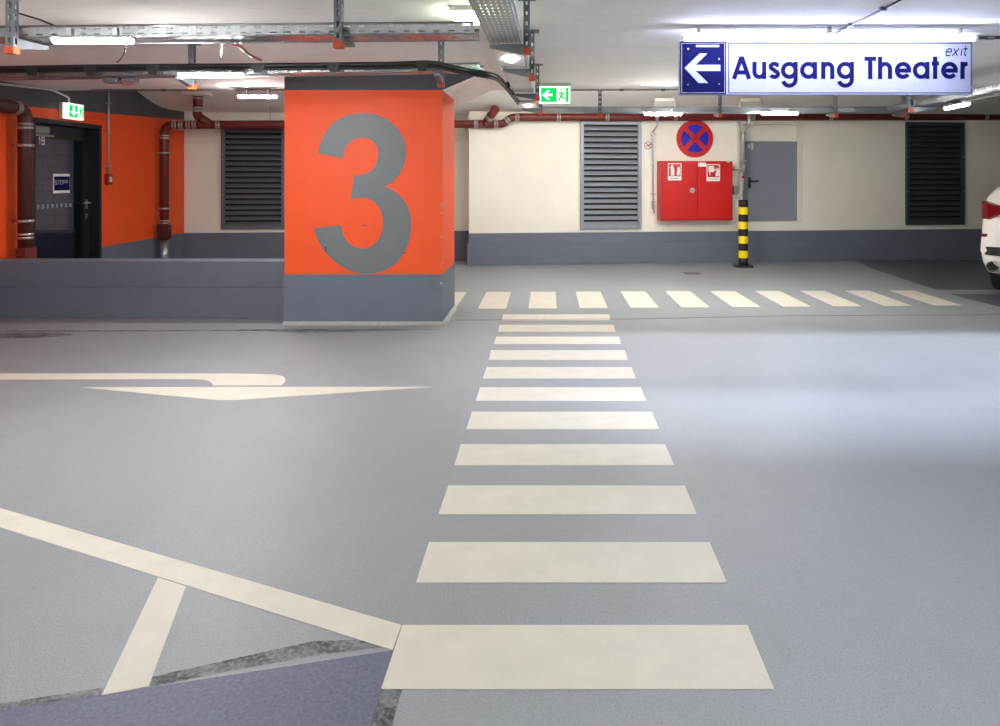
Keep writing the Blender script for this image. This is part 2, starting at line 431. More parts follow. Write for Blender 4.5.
# unseen sides of the hall
struct(MB().box(12.0, -6.5, 0, 12.3, 13.2, 2.95).build('wall_right', M['cream']))
struct(MB().box(-5.6, -6.5, 0, 12.0, -6.2, 2.95).build('wall_front', M['cream']))
struct(MB().box(-5.6, -6.2, 0, -5.25, 2.0, 2.95).build('wall_left_near', M['cream']))

# low wall
LWY = 7.18; LWZ = .552
lo = MB(); lo.box(-5.9, LWY + .012, .3, -2.447, LWY + .26, LWZ, 0); lo.box(-5.9, LWY, 0, -2.447, LWY + .26, .3, 0)
struct(lo.build('wall_low', M['greyband'], bevel=.006), 'low slate painted parapet running up to the orange column', 'wall')

# ceiling
CZ = 2.33; CE = 8.22
cm = MB()
cm.box(-10, -6.5, CZ, 12.5, CE, CZ + .6, 0)
prof = [(CE - .02, 2.76), (9.9, 2.74), (10.2, 2.68), (10.5, 2.6), (10.75, 2.53), (11.0, 2.465), (11.25, 2.41), (11.45, 2.38), (11.7, 2.372), (13.2, 2.40)]
vs = []
for X in (-10, 12.5):
    for i, (v, z) in enumerate(prof):
        vs.append((X, v + (SL * X if i else 0), z))
n = len(prof)
cm.add(vs, [(i, i + 1, n + i + 1, n + i) for i in range(n - 1)], 0, True)
vs = [(x, y, 3.0) for x in (-10, 12.5) for y in (CE, 14.9)]
cm.add(vs, [(0, 2, 3, 1)], 0)
struct(cm.build('ceiling', M['ceiling']))

# ------------------------------------------------------------------ column
cx0, cx1, cy0, cy1 = -2.447, -.984, 6.86, 7.74
gz = .47; tz = 2.177
col = thing('column', 'thick orange painted column bearing a huge grey numeral, grey at its foot', 'column', ((cx0 + cx1) / 2, (cy0 + cy1) / 2, 0))
col['kind'] = 'structure'
sh = MB(); sh.box(cx0, cy0, gz, cx1, cy1, tz, 0); sh.box(cx0 - .008, cy0 - .004, 0, cx1 + .002, cy1, gz, 1); sh.box(cx0, cy0 - .002, tz, cx1, cy1, CZ + .02, 2)
sh.build('shaft', [M['orange'], M['greyband'], M['darkband']], col)
hn = MB()
poly = [Vector((cx1, cy0, tz)), Vector((cx1 + .385, cy0, CZ + .01)), Vector((cx1, cy0, CZ + .01))]
hn.prism(poly, (0, CE - cy0, 0), 0)
hn.prism([p + Vector((0, -.003, 0)) for p in poly], (0, .003, 0), 1)
hn.box(cx0 + .02, cy1, tz, cx1, CE, CZ + .01, 0)
hn.build('capital', [M['ceiling'], M['darkband']], col)
fl = MB()
f = .032
def fillet(a, b, out):
    a = Vector(a); b = Vector(b); o = Vector(out) * f
    fl.add([a, b, b + o, a + o, a + Vector((0, 0, f)), b + Vector((0, 0, f))], [(0, 1, 2, 3), (0, 4, 5, 1), (4, 3, 2, 5), (0, 3, 4), (1, 5, 2)], 0)
fillet((cx0 - .01, cy0 - .004, .001), (cx1 + .05, cy0 - .004, .001), (0, -1, 0))
fillet((cx1 + .002, cy0 - .05, .001), (cx1 + .002, cy1, .001), (1, 0, 0))
fl.build('base_fillet', M['concrete'], col)
# numeral 3
def C3(u, v): return P(300 + u / 3.823, 100 + v / 3.823, cy0)
seg1 = [(68, 205), (80, 162), (105, 112), (145, 75), (190, 56), (240, 50), (292, 56), (342, 80), (381, 120), (402, 165), (405, 210), (395, 255), (372, 295), (347, 319), (323, 332)]
seg2 = [(323, 332), (358, 346), (392, 376), (416, 418), (425, 470), (419, 532), (398, 585), (360, 630), (310, 656), (255, 664), (200, 655), (140, 623), (95, 578), (68, 535), (53, 490)]
seg3 = [(157, 478), (166, 516), (186, 545), (213, 562), (240, 567), (272, 559), (298, 536), (313, 502), (317, 463), (310, 426), (290, 395), (260, 378), (226, 374), (193, 380)]
seg4 = [(208, 288), (236, 286), (266, 274), (288, 250), (299, 214), (295, 181), (278, 156), (248, 144), (219, 147), (190, 162), (172, 190), (165, 222)]
pts = []
for sg in (seg1, seg2, seg3, seg4):
    c = catmull([(u, v, 0) for u, v in sg], 4)
    pts += c if sg is not seg2 else c[1:]
poly = [C3(p.x, p.y) for p in pts]
nb = MB().prism([p + Vector((0, -.0005, 0)) for p in poly], (0, -.003, 0)).build('numeral', M['numeral'], col)
nb['label'] = 'huge grey painted digit three'
bo = P(325.5, 247.5, cy0)
MB().tube([bo + Vector((0, -.002, 0)), bo + Vector((0, -.05, 0))], .012, 10).build('bolt', M['galv_dark'], col)
scr = MB()
for x, y, w in ((362, 225, 5), (402, 252.5, 5)):
    a = P(x, y, cy0 - .002); b = P(x + w, y + .5, cy0 - .002); scr.obox(a, b, .003, .008)
scr.build('scratch_marks', M['darkred'], col)
chp = MB()
for x, y, h in ((441.3, 203, 5), (440.8, 212, 2), (441.2, 236, 3), (440.6, 282, 3), (441.4, 262, 2)):
    a = P(x, y, cy0); chp.box(a.x - .003, cy0 - .006, a.z - h * .007, cx1 + .0035, cy0 + .002, a.z)
chp.build('chipped_edge', M['concrete'], col)

# ------------------------------------------------------------------ doors
# glass door in the left wall, built in wall coordinates: u along the wall away from camera, o into the room
def LP(Y, off, z): return LW(Y, off, z)
dr = thing('door_1', 'black framed glass door set in the orange wall, poster on its pane', 'door', LW((d0 + d1) / 2, 0, 0))
dr['kind'] = 'structure'
def lbar(mb, Ya, Yb, o0, o1, z0, z1, mi=0):
    q = [LP(Ya, o0, z0), LP(Yb, o0, z0), LP(Yb, o1, z0), LP(Ya, o1, z0)]
    mb.prism(q, (0, 0, z1 - z0), mi)
fr = MB()
lbar(fr, d0, d0 + .05, -.3, .012, 0, dz); lbar(fr, d1 - .05, d1, -.3, .012, 0, dz); lbar(fr, d0, d1, -.3, .012, dz - .05, dz)
fr.build('door_frame', M['black'], dr)
lf = MB(); L0, L1, LZ = d0 + .052, d1 - .052, dz - .055
lbar(lf, L0, L0 + .12, -.16, -.11, .02, LZ); lbar(lf, L1 - .13, L1, -.16, -.11, .02, LZ)
lbar(lf, L0, L1, -.16, -.11, LZ - .15, LZ); lbar(lf, L0, L1, -.16, -.11, .02, .2)
leaf = lf.build('leaf', M['black'], dr)
gp = MB(); lbar(gp, L0 + .11, L1 - .12, -.138, -.132, .19, LZ - .14); gp.build('glass_pane', M['glass'], leaf)
mk = MB()
for i in range(9):
    Y = L0 + .16 + i * .085; lbar(mk, Y, Y + .04, -.131, -.1295, 1.02 - .006, 1.06)
mk.build('safety_markings', M['doorgrey'], leaf)
hd = MB(); hp = LP(L1 - .065, -.11, 1.05)
hd.tube([hp, hp + LNOR * .05], .012, 10); hd.tube(bent([hp + LNOR * .05, hp + LNOR * .055 - LN * .02, hp + LNOR * .055 - LN * .14], .015), .009, 10)
lbar(hd, L1 - .085, L1 - .045, -.112, -.104, .98, 1.09); lbar(hd, L1 - .08, L1 - .05, -.112, -.106, .86, .92)
hd.build('door_handle', M['clamp'], leaf)
cl = MB(); lbar(cl, L0 + .03, L0 + .34, -.11, -.05, LZ - .1, LZ - .03); cl.build('door_closer', M['galv'], dr)
ca = MB(); lbar(ca, L0 + .0, L0 + .48, -.11, -.085, LZ - .135, LZ - .11); ca.build('closer_arm', M['galv'], dr)

# stroke lettering ---------------------------------------------------
def arc(cx, cy, r, a0, a1, n=20, ry=None):
    ry = r if ry is None else ry
    return [(cx + r * math.cos(math.radians(a0 + (a1 - a0) * i / n)), cy + ry * math.sin(math.radians(a0 + (a1 - a0) * i / n))) for i in range(n + 1)]
def stroke_poly(path, w):
    """closed outline of a stroke of width w along a 2-D polyline, butt ends, mitred"""
    L = []; R = []; n = len(path)
    for i in range(n):
        p = Vector(path[i]); a = Vector(path[max(i - 1, 0)]); b = Vector(path[min(i + 1, n - 1)])
        t1 = (p - a).normalized() if i else (b - p).normalized(); t2 = (b - p).normalized() if i < n - 1 else t1
        t = (t1 + t2).normalized(); nn = Vector((-t.y, t.x)); c = max(.4, nn.dot(Vector((-t1.y, t1.x))))
        L.append(p + nn * w / 2 / c); R.append(p - nn * w / 2 / c)
    return L, R
LAYER = [0]
def put_strokes(mb, strokes, w, to3d, depth, mi=0):
    """each stroke one closed strip; crossing strokes get a hair more depth so that no faces coincide"""
    for path in strokes:
        LAYER[0] = (LAYER[0] + 1) % 4
        dv = depth * (1 + .12 * LAYER[0])
        L, Rr = stroke_poly(path, w); n = len(L)
        f = []; bk = []
        for a, b in zip(L, Rr):
            bk += [to3d(*a), to3d(*b)]; f += [to3d(*a) + dv, to3d(*b) + dv]
        vs = f + bk; fs = []; o = 2 * n
        for i in range(n - 1):
            p, q, r, t = 2 * i, 2 * i + 1, 2 * i + 3, 2 * i + 2
            fs += [(p, t, r, q), (o + p, o + q, o + r, o + t), (p, o + p, o + t, t), (q, r, o + r, o + q)]
        fs += [(0, 1, o + 1, o), (2 * n - 2, o + 2 * n - 2, o + 2 * n - 1, 2 * n - 1)]
        mb.add(vs, fs, mi)
# glyphs: strokes in units, baseline 0, x-height 1 (cap 1.3), each in a unit box 0..wd
s_ = .245; h_ = s_ / 2
def ring(cx=.5, r=None): r = r or .5 - h_; return arc(cx, .5, r, 0, 360, 40, .5 - h_)
GL = {
 'A': ([[(h_ * .9, 0), (.56, 1.3)], [(1.12 - h_ * .9, 0), (.56, 1.3)], [(.25, .38), (.87, .38)]], 1.12),
 'u': ([[(h_, 1), (h_, .4)] + arc(.41, .4, .41 - h_, 180, 360, 18, .4 - h_)[1:], [(.82 - h_, 1), (.82 - h_, 0)]], .82),
 's': ([[(.60, .80)] + arc(.33, .72, .22, 20, 250, 16, .165) [1:] + arc(.33, .285, .22, 70, -160, 16, .165)], .66),
 'g': ([ring(), [(1 - h_, 1), (1 - h_, 0)] + arc(.5, -.03, .5 - h_, 0, -165, 18, .36)], 1.0),
 'a': ([ring(), [(1 - h_, 1), (1 - h_, 0)]], 1.0),
 'n': ([[(h_, 0), (h_, 1)], arc(.40, .6, .40 - h_, 180, 0, 18, .4 - h_) + [(.80 - h_, 0)]], .80),
 'T': ([[(0, 1.3 - h_), (.74, 1.3 - h_)], [(.37, 1.3 - h_), (.37, 0)]], .74),
 'h': ([[(h_, 0), (h_, 1.3)], arc(.42, .58, .42 - h_, 180, 0, 18, .42 - h_) + [(.84 - h_, 0)]], .84),
 'e': ([arc(.5, .5, .5 - h_, 0, 322, 34, .5 - h_), [(h_, .5 - .01), (1.0 - h_ * .1, .5 - .01)]], 1.0),
 't': ([[(.2, 0), (.2, 1.3)], [(0, 1 - h_ * .8), (.42, 1 - h_ * .8)]], .42),
 'r': ([[(h_, 0), (h_, 1)], arc(.40, .62, .40 - h_, 180, 84, 10, .38 - h_)], .45),
}
def put_text(mb, items, base, xh, to_world, depth, wmul=1.0):
    """items: [(char, x0, x1)] in pixels; base = baseline pixel y; xh = x-height in pixels"""
    for ch, x0, x1 in items:
        st, wd = GL[ch]; sx = (x1 - x0) / wd
        strokes = [[(x0 + px * sx, base - py * xh) for px, py in path] for path in st]
        put_strokes(mb, strokes, s_ * xh * wmul, to_world, depth)

# small block letters for tiny writing: 3x5 stroke glyphs
SM = {'S': [[(1, 1), (0, 1), (0, .5), (1, .5), (1, 0), (0, 0)]], 'T': [[(0, 1), (1, 1)], [(.5, 1), (.5, 0)]], 'O': [[(0, 0), (0, 1), (1, 1), (1, 0), (0, 0)]],
      'P': [[(0, 0), (0, 1), (1, 1), (1, .5), (0, .5)]], '4': [[(.2, 1), (0, .4), (1, .4)], [(.75, 1), (.75, 0)]], '9': [[(1, .5), (0, .5), (0, 1), (1, 1), (1, 0), (0, 0)]],
      '1': [[(.2, .8), (.6, 1), (.6, 0)]],
      'e': [[(0, .4), (.9, .4), (.85, .65), (.5, .75), (.1, .6), (0, .3), (.2, 0), (.8, .05)]], 'x': [[(0, 0), (.9, .75)], [(.1, .75), (.8, 0)]],
      'i': [[(.3, 0), (.3, .72)], [(.3, .92), (.3, 1.0)]], 't': [[(.3, 1), (.3, .1), (.6, 0)], [(0, .72), (.7, .72)]]}
def put_small(mb, text, o, eu, ev, adv, w, depth, slant=0.0):
    x = 0
    for ch in text:
        put_strokes(mb, [[(x + px + slant * py, py) for px, py in path] for path in SM[ch]], w, lambda a, b: o + eu * a + ev * b, depth)
        x += adv.get(ch, adv['*']) if isinstance(adv, dict) else adv

# poster on the glass door
Ya, Yb = LYpx(53.5, -.129), LYpx(70, -.129)
po = thing('poster', 'small blue and white notice taped to the glass door pane', 'poster', LP((Ya + Yb) / 2, -.129, 1.18))
b = MB(); lbar(b, Ya, Yb, -.131, -.128, 1.18, 1.405); b.build('sheet', M['white'], po)
b = MB(); lbar(b, Ya + .015, Yb - .005, -.128, -.1272, 1.212, 1.375); b.build('blue_field', M['signblue'], po)
b = MB(); put_small(b, 'STOPP', LP(Ya + .03, -.1272, 1.285), LN * .036, Vector((0, 0, .042)), 1.45, .22, LNOR * .0008)
b.build('lettering', M['signwhite'], po)
b = MB(); put_small(b, '19', LP(LYpx(38.3, -.108), -.108, 1.735), LN * .045, Vector((0, 0, .075)), 1.4, .2, LNOR * .002); b.build('number', M['white'], leaf)

# grey service door in the niche
dkY = wallY(K(745), V0 + .26)
NR = V0 + .26
def NPt(x, z, off=0.0):
    p = WX(x, z, off, NR); return p
dr2 = thing('door_2', 'plain grey steel service door in a shallow cream niche', 'door', NPt(771, nz0), TH)
dr2['kind'] = 'structure'
xa = WX(742.6).x + .03; pa = Vector((xa, NR + SL * xa, nz0)) ; UV = Vector((math.cos(TH), math.sin(TH), 0))
pb = WX(796.5, nz0, 0, NR); wdt = (pb - pa).dot(UV)
X2 = frame_at(pa)
dh = WP(771, 141.5, 0, NR).z - nz0
b = MB(X2); b.box(0, -.045, .01, wdt, 0.02, dh); b.build('leaf', M['doorgrey'], dr2, bevel=.004)
b = MB(X2); b.box(-.03, -.03, dh, wdt + .06, 0.02, dh + .03); b.box(wdt + .003, -.03, 0, wdt + .05, 0.02, dh); b.build('door_frame', M['white'], dr2)
b = MB(X2); b.box(-.05, -.27, -.02, wdt + .12, 0.0, 0.006); b.build('sill', M['cream'], dr2)
hz = WP(748, 181, .04, NR).z - nz0
hx = (WX(748.5, 0, 0, NR) - pa).dot(UV)
b = MB(X2); b.box(hx - .025, -.055, hz - .11, hx + .02, -.045, hz + .06); b.tube(bent([(hx, -.055, hz), (hx, -.1, hz), (hx + .13, -.1, hz)], .02), .012, 10)
b.build('door_handle', M['black'], dr2)
nx = (WX(746.6, 0, 0, NR) - pa).dot(UV); nzz = WP(748, 149, 0, NR).z - nz0
b = MB(); o = X2 @ Vector((nx, -.046, nzz)); put_small(b, '49', o, UV * .035, Vector((0, 0, .08)), 1.55, .22, NV * .002)
b.build('number', M['white'], dr2)

# ------------------------------------------------------------------ louvered vents
def louver(label, xl, xr, zlo, zhi, v, m):
    a = WX(xl, zlo, 0, v); bpt = WX(xr, zlo, 0, v); w = (bpt - a).dot(UV); h = zhi - zlo
    t = thing('ventilation_louver', label, 'vent', a + UV * w / 2, TH, 'louvered vents in the back walls')
    X = frame_at(a); fw = .055
    b = MB(X)
    b.box(0, -.05, 0, fw, 0, h); b.box(w - fw, -.05, 0, w, 0, h); b.box(fw, -.05, 0, w - fw, 0, fw); b.box(fw, -.05, h - fw, w - fw, 0, h)
    b.build('frame', m, t, bevel=.004)
    b = MB(X); n = 18; ph = (h - 2 * fw) / n
    for i in range(n):
        z = fw + i * ph
        b.prism([(fw, -.045, z + .002), (fw, -.045, z + .014), (fw, -.010, z + ph * .66), (fw, -.003, z + ph * .66), (fw, -.003, z + ph * .58)], (w - 2 * fw, 0, 0))
    b.build('slats', m, t)
    b = MB(X); b.box(fw * .5, -.0018, fw * .5, w - fw * .5, -.0006, h - fw * .5); b.build('backing', M['void'], t)
    for zz in (h * .33, h * .66):
        for xx in (fw / 2, w - fw / 2): b = MB(X); b.tube([(xx, -.05, zz), (xx, -.056, zz)], .008, 8); b.build('screw', M['clamp'], t)
    return t
louver('grey louvered vent beside the red fire cabinet, lit bright', 580, 641, .55, 2.24, V0, M['louver'])
louver('grey louvered vent between the orange wall and the orange column', 221.8, 285.5, .545, 2.2, V1, M['louver_dim'])
louver('louvered vent near the white car, coloured dark for deep shade', 905, 963, .575, 2.27, V0, M['louver_shaded'])

# ------------------------------------------------------------------ pipes
def ringclamp(mb, p, d, r, w=.03):
    p = Vector(p); d = Vector(d).normalized(); mb.tube([p - d * w, p - d * w * .2], r, 16); mb.tube([p + d * w * .2, p + d * w], r, 16)
def drain_pipe(name, label, paths, r, m, clamps, bodyextra=None, group=None, mats2=None):
    p0 = Vector(paths[0][0]); 
    t = thing(name, label, 'pipe', p0, 0, group)
    for i, pts in enumerate(paths):
        b = MB(); b.tube(pts, r, 16); b.build('pipe_run' if i == 0 else 'pipe_branch', m, t)
    for p, d in clamps:
        b = MB(); ringclamp(b, p, d, r + .006); b.build('pipe_clamp', M['clamp'], t)
    return t
# big downpipe by the glass door
YA = 7.58; pa_ = LW(YA, .13); rA = .068
zA = P(25, 109, YA).z
run = bent([pa_ + Vector((0, 0, .0)), Vector((pa_.x, pa_.y, zA)), LW(4.5, .13, zA + .02)], .13)
tA = drain_pipe('drain_pipe', 'dark brown downpipe beside the glass door, turning along the orange wall', [run], rA, M['pipe_dk'],
    [((pa_.x, pa_.y, P(25, 126, YA).z), (0, 0, 1)), ((pa_.x, pa_.y, P(25, 236, YA).z), (0, 0, 1)), (LW(YA - .16, .13, zA), LN), (LW(YA - .62, .13, zA), LN)])
for yy in (145.5, 221):
    z = P(25, yy, YA).z; b = MB(); b.tube([(pa_.x, pa_.y, z - .015), (pa_.x, pa_.y, z + .015)], rA + .012, 16); b.tube([LW(YA, .06, z), LW(YA, .003, z)], .008, 8)
    b.build('wall_bracket', M['clamp'], tA)
b = MB(); z = P(28, 258, YA).z; b.box(pa_.x - .02, pa_.y - .12, z - .06, pa_.x + .09, pa_.y + .05, z + .11); b.build('inspection_cover', M['pipe'], tA, bevel=.012)
# corner downpipe + long horizontal run
YB = 10.62; pB = LW(YB, .12); rB = .062
zB = P(175, 125, YB).z
zr = 2.175
hp0 = Vector((pB.x, pB.y, zB)); hp1 = Vector((-1.22, 11.2, zr))
q1 = WP(503, 123.5, .13); q2 = WP(512, 117.3, .13); q3 = WX(1040, 0, .13); q3.z = 2.375
q1.z = zr; 
vert = bent([Vector((pB.x, pB.y, .42)), hp0, hp1 * .5 + hp0 * .5], .14)
run = [v for v in vert] + [q1 + Vector((-.35, 0, 0))] + bent([q1 + Vector((-.3, -.01, 0)), q1, q2, q2 + (q3 - q2) * .02], .05)[1:] + [q3]
HD = (hp1 - hp0).normalized()
def along(x):
    """point on the horizontal run at pixel column x"""
    k = K(x); s = (k * hp0.y - hp0.x) / (HD.x - k * HD.y); return hp0 + HD * s
br0 = along(211); br1 = P(198, 97, 10.15)
branch = bent([br0, br0 + Vector((-.17, -.06, .12)), Vector((br1.x, br1.y, br1.z - .12)), Vector((br1.x, br1.y, br1.z + .02))], .12)
bq0 = q1 + Vector((-.27, 0, 0)); bq1 = P(494, 110.5, 11.0)
branch2 = [bq0, bq0 * .5 + bq1 * .5, bq1 + Vector((.03, 0, .03))]
cl_ = [((pB.x, pB.y, P(0, 137, YB).z), (0, 0, 1)), ((pB.x, pB.y, P(0, 222, YB).z), (0, 0, 1))]
for x in (175, 181.5, 189, 195, 218.5): cl_.append((along(x), HD))
cl_ += [((br1.x, br1.y, br1.z), (0, 0, 1)), ((br1.x, br1.y, P(0, 109.3, 10.15).z), (0, 0, 1))]
for x in (476, 496): 
    p = WP(x, 123.5, .13); p.z = zr; cl_.append((p, (1, SL, 0)))
for x in (517, 558.5, 607, 675, 752, 830, 905, 985):
    k = K(x); p = WX(x, 0, .13); s = (p.x - q2.x) / (q3.x - q2.x); p = q2 + (q3 - q2) * s; cl_.append((p, (1, SL, 0)))
cl_.append((q1 * .5 + q2 * .5, q2 - q1)); cl_.append((bq0 * .45 + bq1 * .55, bq1 - bq0))
tB = drain_pipe('drain_pipe', 'long red brown pipe run below the ceiling along the back walls, dropping at the corner', [run, branch, branch2], rB, M['pipe'], cl_)
for yy in (153, 208.5):
    z = P(0, yy, YB).z; b = MB(); b.tube([(pB.x, pB.y, z - .012), (pB.x, pB.y, z + .012)], rB + .01, 16); b.tube([LW(YB, .06, z), LW(YB, .003, z)], .008, 8)
    b.build('wall_bracket', M['clamp'], tB)
b = MB(); z = P(0, 231, YB).z; b.box(pB.x - .06, pB.y - .09, z - .1, pB.x + .12, pB.y - .02, z + .1); b.build('inspection_cover', M['pipe_dk'], tB, bevel=.012)
b = MB(); b.tube([(pB.x, pB.y, 0), (pB.x, pB.y, .46)], rB + .004, 16); g_ = b.build('standpipe', M['galv'], tB); g_['label'] = 'grey foot of the pipe'
b = MB(); p = br1; b.box(p.x - .16, p.y - .14, p.z + .02, p.x + .14, p.y + .14, p.z + .07); b.build('ceiling_plate', M['offwhite'], tB)
hr = along(270); b = MB(); b.tube([hr + Vector((0, 0, .06)), hr + Vector((0, 0, .26))], .007, 8); b.build('hanger_rod', M['clamp'], tB)

# ------------------------------------------------------------------ fire cabinet
cdep = .25
a = WX(661, 0, cdep); b_ = WX(733, 0, cdep); w = (b_ - a).dot(UV)
zlo = WP(697, 220.5, cdep).z; zhi = WP(697, 161, cdep).z; h = zhi - zlo
cab = thing('fire_cabinet', 'red two door fire hose cabinet mounted on the back wall', 'cabinet', WX(697, zlo, .0), TH)
X = frame_at(Vector((a.x, a.y, zlo)))
b = MB(X); b.box(0, .012, 0, w, cdep - .002, h); b.build('body', M['red'], cab, bevel=.006)
mid = (WX(697.3, 0, cdep) - a).dot(UV)
doors = []
for x0, x1 in ((.022, mid - .004), (mid + .004, w - .022)):
    b = MB(X); b.box(x0, -.008, .025, x1, .013, h - .03); doors.append(b.build('door', M['red'], cab, bevel=.004))
lx = (WX(692, 0, cdep) - a).dot(UV); lz = WP(692, 190.4, cdep).z - zlo
b = MB(X); b.tube([(lx, -.008, lz), (lx, -.016, lz)], .042, 24); b.build('lock', M['clamp'], doors[0], bevel=.002)
b = MB(X); b.box(lx - .025, -.02, lz - .008, lx + .025, -.016, lz + .008); b.build('lock_slot', M['galv_dark'], doors[0])
def cx_(x): return (WX(x, 0, cdep) - a).dot(UV)
def cz_(y): return WP(697, y, cdep).z - zlo
def pict(d, x0, x1, y0, y1, kind):
    b = MB(X); b.box(cx_(x0), -.0105, cz_(y1), cx_(x1), -.0082, cz_(y0)); s = b.build('sign_plate', M['white'], d, bevel=0)
    iy = y0 + (y1 - y0) * .76
    b = MB(X); X0, X1, Z0, Z1 = cx_(x0) + .014, cx_(x1) - .014, cz_(iy), cz_(y0) - .014
    b.box(X0, -.012, Z0, X1, -.0105, Z1); b.build('red_field', M['red'], d)
    W_, H_ = X1 - X0, Z1 - Z0
    b = MB(X)
    def bx(u0, v0, u1, v1): b.box(X0 + W_ * u0, -.0135, Z0 + H_ * v0, X0 + W_ * u1, -.012, Z0 + H_ * v1)
    def pg(pts): b.prism([(X0 + W_ * u, -.012, Z0 + H_ * v) for u, v in pts], (0, -.0016, 0))
    flame = [(.66, .1), (.85, .06), (.97, .18), (.93, .36), (.98, .52), (.9, .66), (.94, .84), (.82, .72), (.78, .86), (.72, .66), (.76, .5), (.68, .4)]
    if kind == 'ext':
        bx(.16, .06, .46, .62); pg([(.16, .6), (.46, .6), (.4, .72), (.36, .92), (.2, .92), (.18, .8), (.06, .7), (.1, .64), (.22, .72)]); pg(flame)
    else:
        bx(.08, .42, .56, .92); bx(.5, .55, .72, .68); bx(.16, .16, .24, .42); pg([(u + .02, v * .95) for u, v in flame])
    b.build('pictogram', M['white'], d)
    b = MB(X); b.box(cx_(x0) + .03, -.0115, cz_(y1) + .028, cx_(x1) - .03, -.0105, cz_(y1) + .036); b.build('caption_line', M['galv_dark'], d)
pict(doors[0], 667.8, 681.2, 163.3, 180.4, 'ext'); pict(doors[1], 706.4, 719.8, 164.2, 181.2, 'hose')
b = MB(X); b.box(cx_(697.8), -.0105, cz_(166.6), cx_(706), -.0082, cz_(162.6)); b.build('sticker', M['white'], doors[1])
b = MB(X); b.box(cx_(727), -.003, h - .02, cx_(730), .012, h + .006); b.build('tag', M['offwhite'], cab)
# round no stopping sign
sc_ = WP(695, 138.6, .03); R_ = .297
XS = frame_at(sc_)
ns = thing('road_sign', 'round red and blue no stopping sign on the wall above the red cabinet', 'sign', sc_ - Vector((0, 0, R_)), TH)
def disc(mb, r, y0, y1, n=48, mi=0):
    mb.prism([(r * math.cos(2 * PI * i / n), y0, r * math.sin(2 * PI * i / n)) for i in range(n)], (0, y1 - y0, 0), mi)
b = MB(XS); disc(b, R_, .028, -.004); b.build('plate', M['red'], ns)
b = MB(XS); disc(b, R_ * .755, -.004, -.006); b.build('blue_disc', M['blue'], ns)
b = MB(XS)
for sg in (1, -1):
    q = R_ * .6
    b.obox((-q, -.007, -q * sg), (q, -.007, q * sg), .003, .072, up=(sg * -1, 0, 1))
b.build('cross', M['red'], ns)
# small prohibition notice
c = WP(648, 145.5, .004); XN = frame_at(c)
nf = thing('notice', 'small white prohibition notice with red ring beside the louvered vent', 'notice', c - Vector((0, 0, .16)), TH)
b = MB(XN); b.box(-.07, -.002, -.165, .075, .002, .11); b.build('sheet', M['white'], nf)
b = MB(XN); pts = [(.056 * math.cos(2 * PI * i / 32), -.003, .056 * math.sin(2 * PI * i / 32)) for i in range(33)]; b.tube(pts, .006, 6, cap=False); b.obox((-.04, -.003, .04), (.04, -.003, -.04), .003, .012, up=(1, 0, 1)); b.build('ring', M['red'], nf)
b = MB(XN); b.obox((-.03, -.003, -.01), (.035, -.003, .015), .002, .016); b.obox((.03, -.003, .0), (.05, -.003, .03), .002, .01); b.build('pictogram', M['blackpaint'], nf)

# sprinkler pipes on the wall
def riser(label, x, y0, y1, off, extra):
    p = WX(x, 0, off); z0, z1 = WP(x, y1, off).z, WP(x, y0, off).z
    t = thing('riser_pipe', label, 'pipe', (p.x, p.y, z0), TH); return t, p, z0, z1
tp, p, z0, z1 = riser('thin steel riser pipe ending in a tap between louver and red cabinet', 653, 126, 205, .07, None)
b = MB(); b.tube(bent([(p.x, p.y, z0), (p.x, p.y, z1 - .08), (p.x + .04, p.y - .16, z1 - .02), (p.x + .04, p.y - .16, z1 + .14)], .05), .014, 10); b.build('pipe_run', M['steel'], tp)
for yy in (134.5, 163.5, 194):
    z = WP(653, yy, .07).z; b = MB(X := Matrix.Translation(Vector((p.x, p.y, z))) @ Matrix.Rotation(TH, 4, 'Z')); b.box(-.035, -.02, -.012, .035, .02, .012); b.box(-.01, .02, -.008, .01, .068, .008); b.build('pipe_clamp', M['clamp'], tp)
b = MB(); b.tube([(p.x, p.y, z0 - .07), (p.x, p.y, z0 + .06)], [.016, .026], 10); b.tube([(p.x + .01, p.y, z0 - .06), (p.x + .015, p.y - .02, z0 - .13)], .011, 8); b.build('tap', M['galv'], tp)
b = MB(); b.tube([(p.x + .04, p.y - .16, z1 + .06), (p.x + .04, p.y - .16, z1 + .17)], [.02, .04], 12); b.build('funnel', M['steel'], tp)
tp, p, z0, z1 = riser('thicker steel riser pipe with valve beside the grey service door', 743, 124, 168, .10, None)
b = MB(); b.tube(bent([(p.x, p.y, z0), (p.x, p.y, z1 - .1), (p.x + .06, p.y - .15, z1 - .02), (p.x + .06, p.y - .15, z1 + .14)], .05), .028, 12); b.build('pipe_run', M['steel'], tp)
for yy in (134, 161):
    z = WP(743, yy, .1).z; b = MB(Matrix.Translation(Vector((p.x, p.y, z))) @ Matrix.Rotation(TH, 4, 'Z')); b.box(-.045, -.034, -.014, .045, .034, .014); b.box(-.01, .03, -.008, .01, .098, .008); b.build('pipe_clamp', M['clamp'], tp)
z = WP(738, 168.3, .1).z; cpt = WX(733.5, 0, .1)
b = MB(); b.tube([(cpt.x, cpt.y, z), (p.x, p.y, z)], .028, 12); b.tube([(p.x, p.y, z - .06), (p.x, p.y, z + .06)], .034, 12); b.build('feed_elbow', M['steel'], tp)
b = MB(); b.tube([(p.x, p.y, z - .06), (p.x, p.y, z - .33)], .012, 10); b.tube([(p.x, p.y, z - .16), (p.x, p.y, z - .2)], .02, 10); b.build('drain_line', M['steel'], tp)
b = MB(); b.tube([(p.x, p.y, z - .12), (p.x, p.y, z - .17)], .018, 10); g_ = b.build('valve_wheel', M['red'], tp); g_['label'] = 'small red valve'
q = WX(735.5, 0, .08); zz = WP(735.5, 190, .08).z
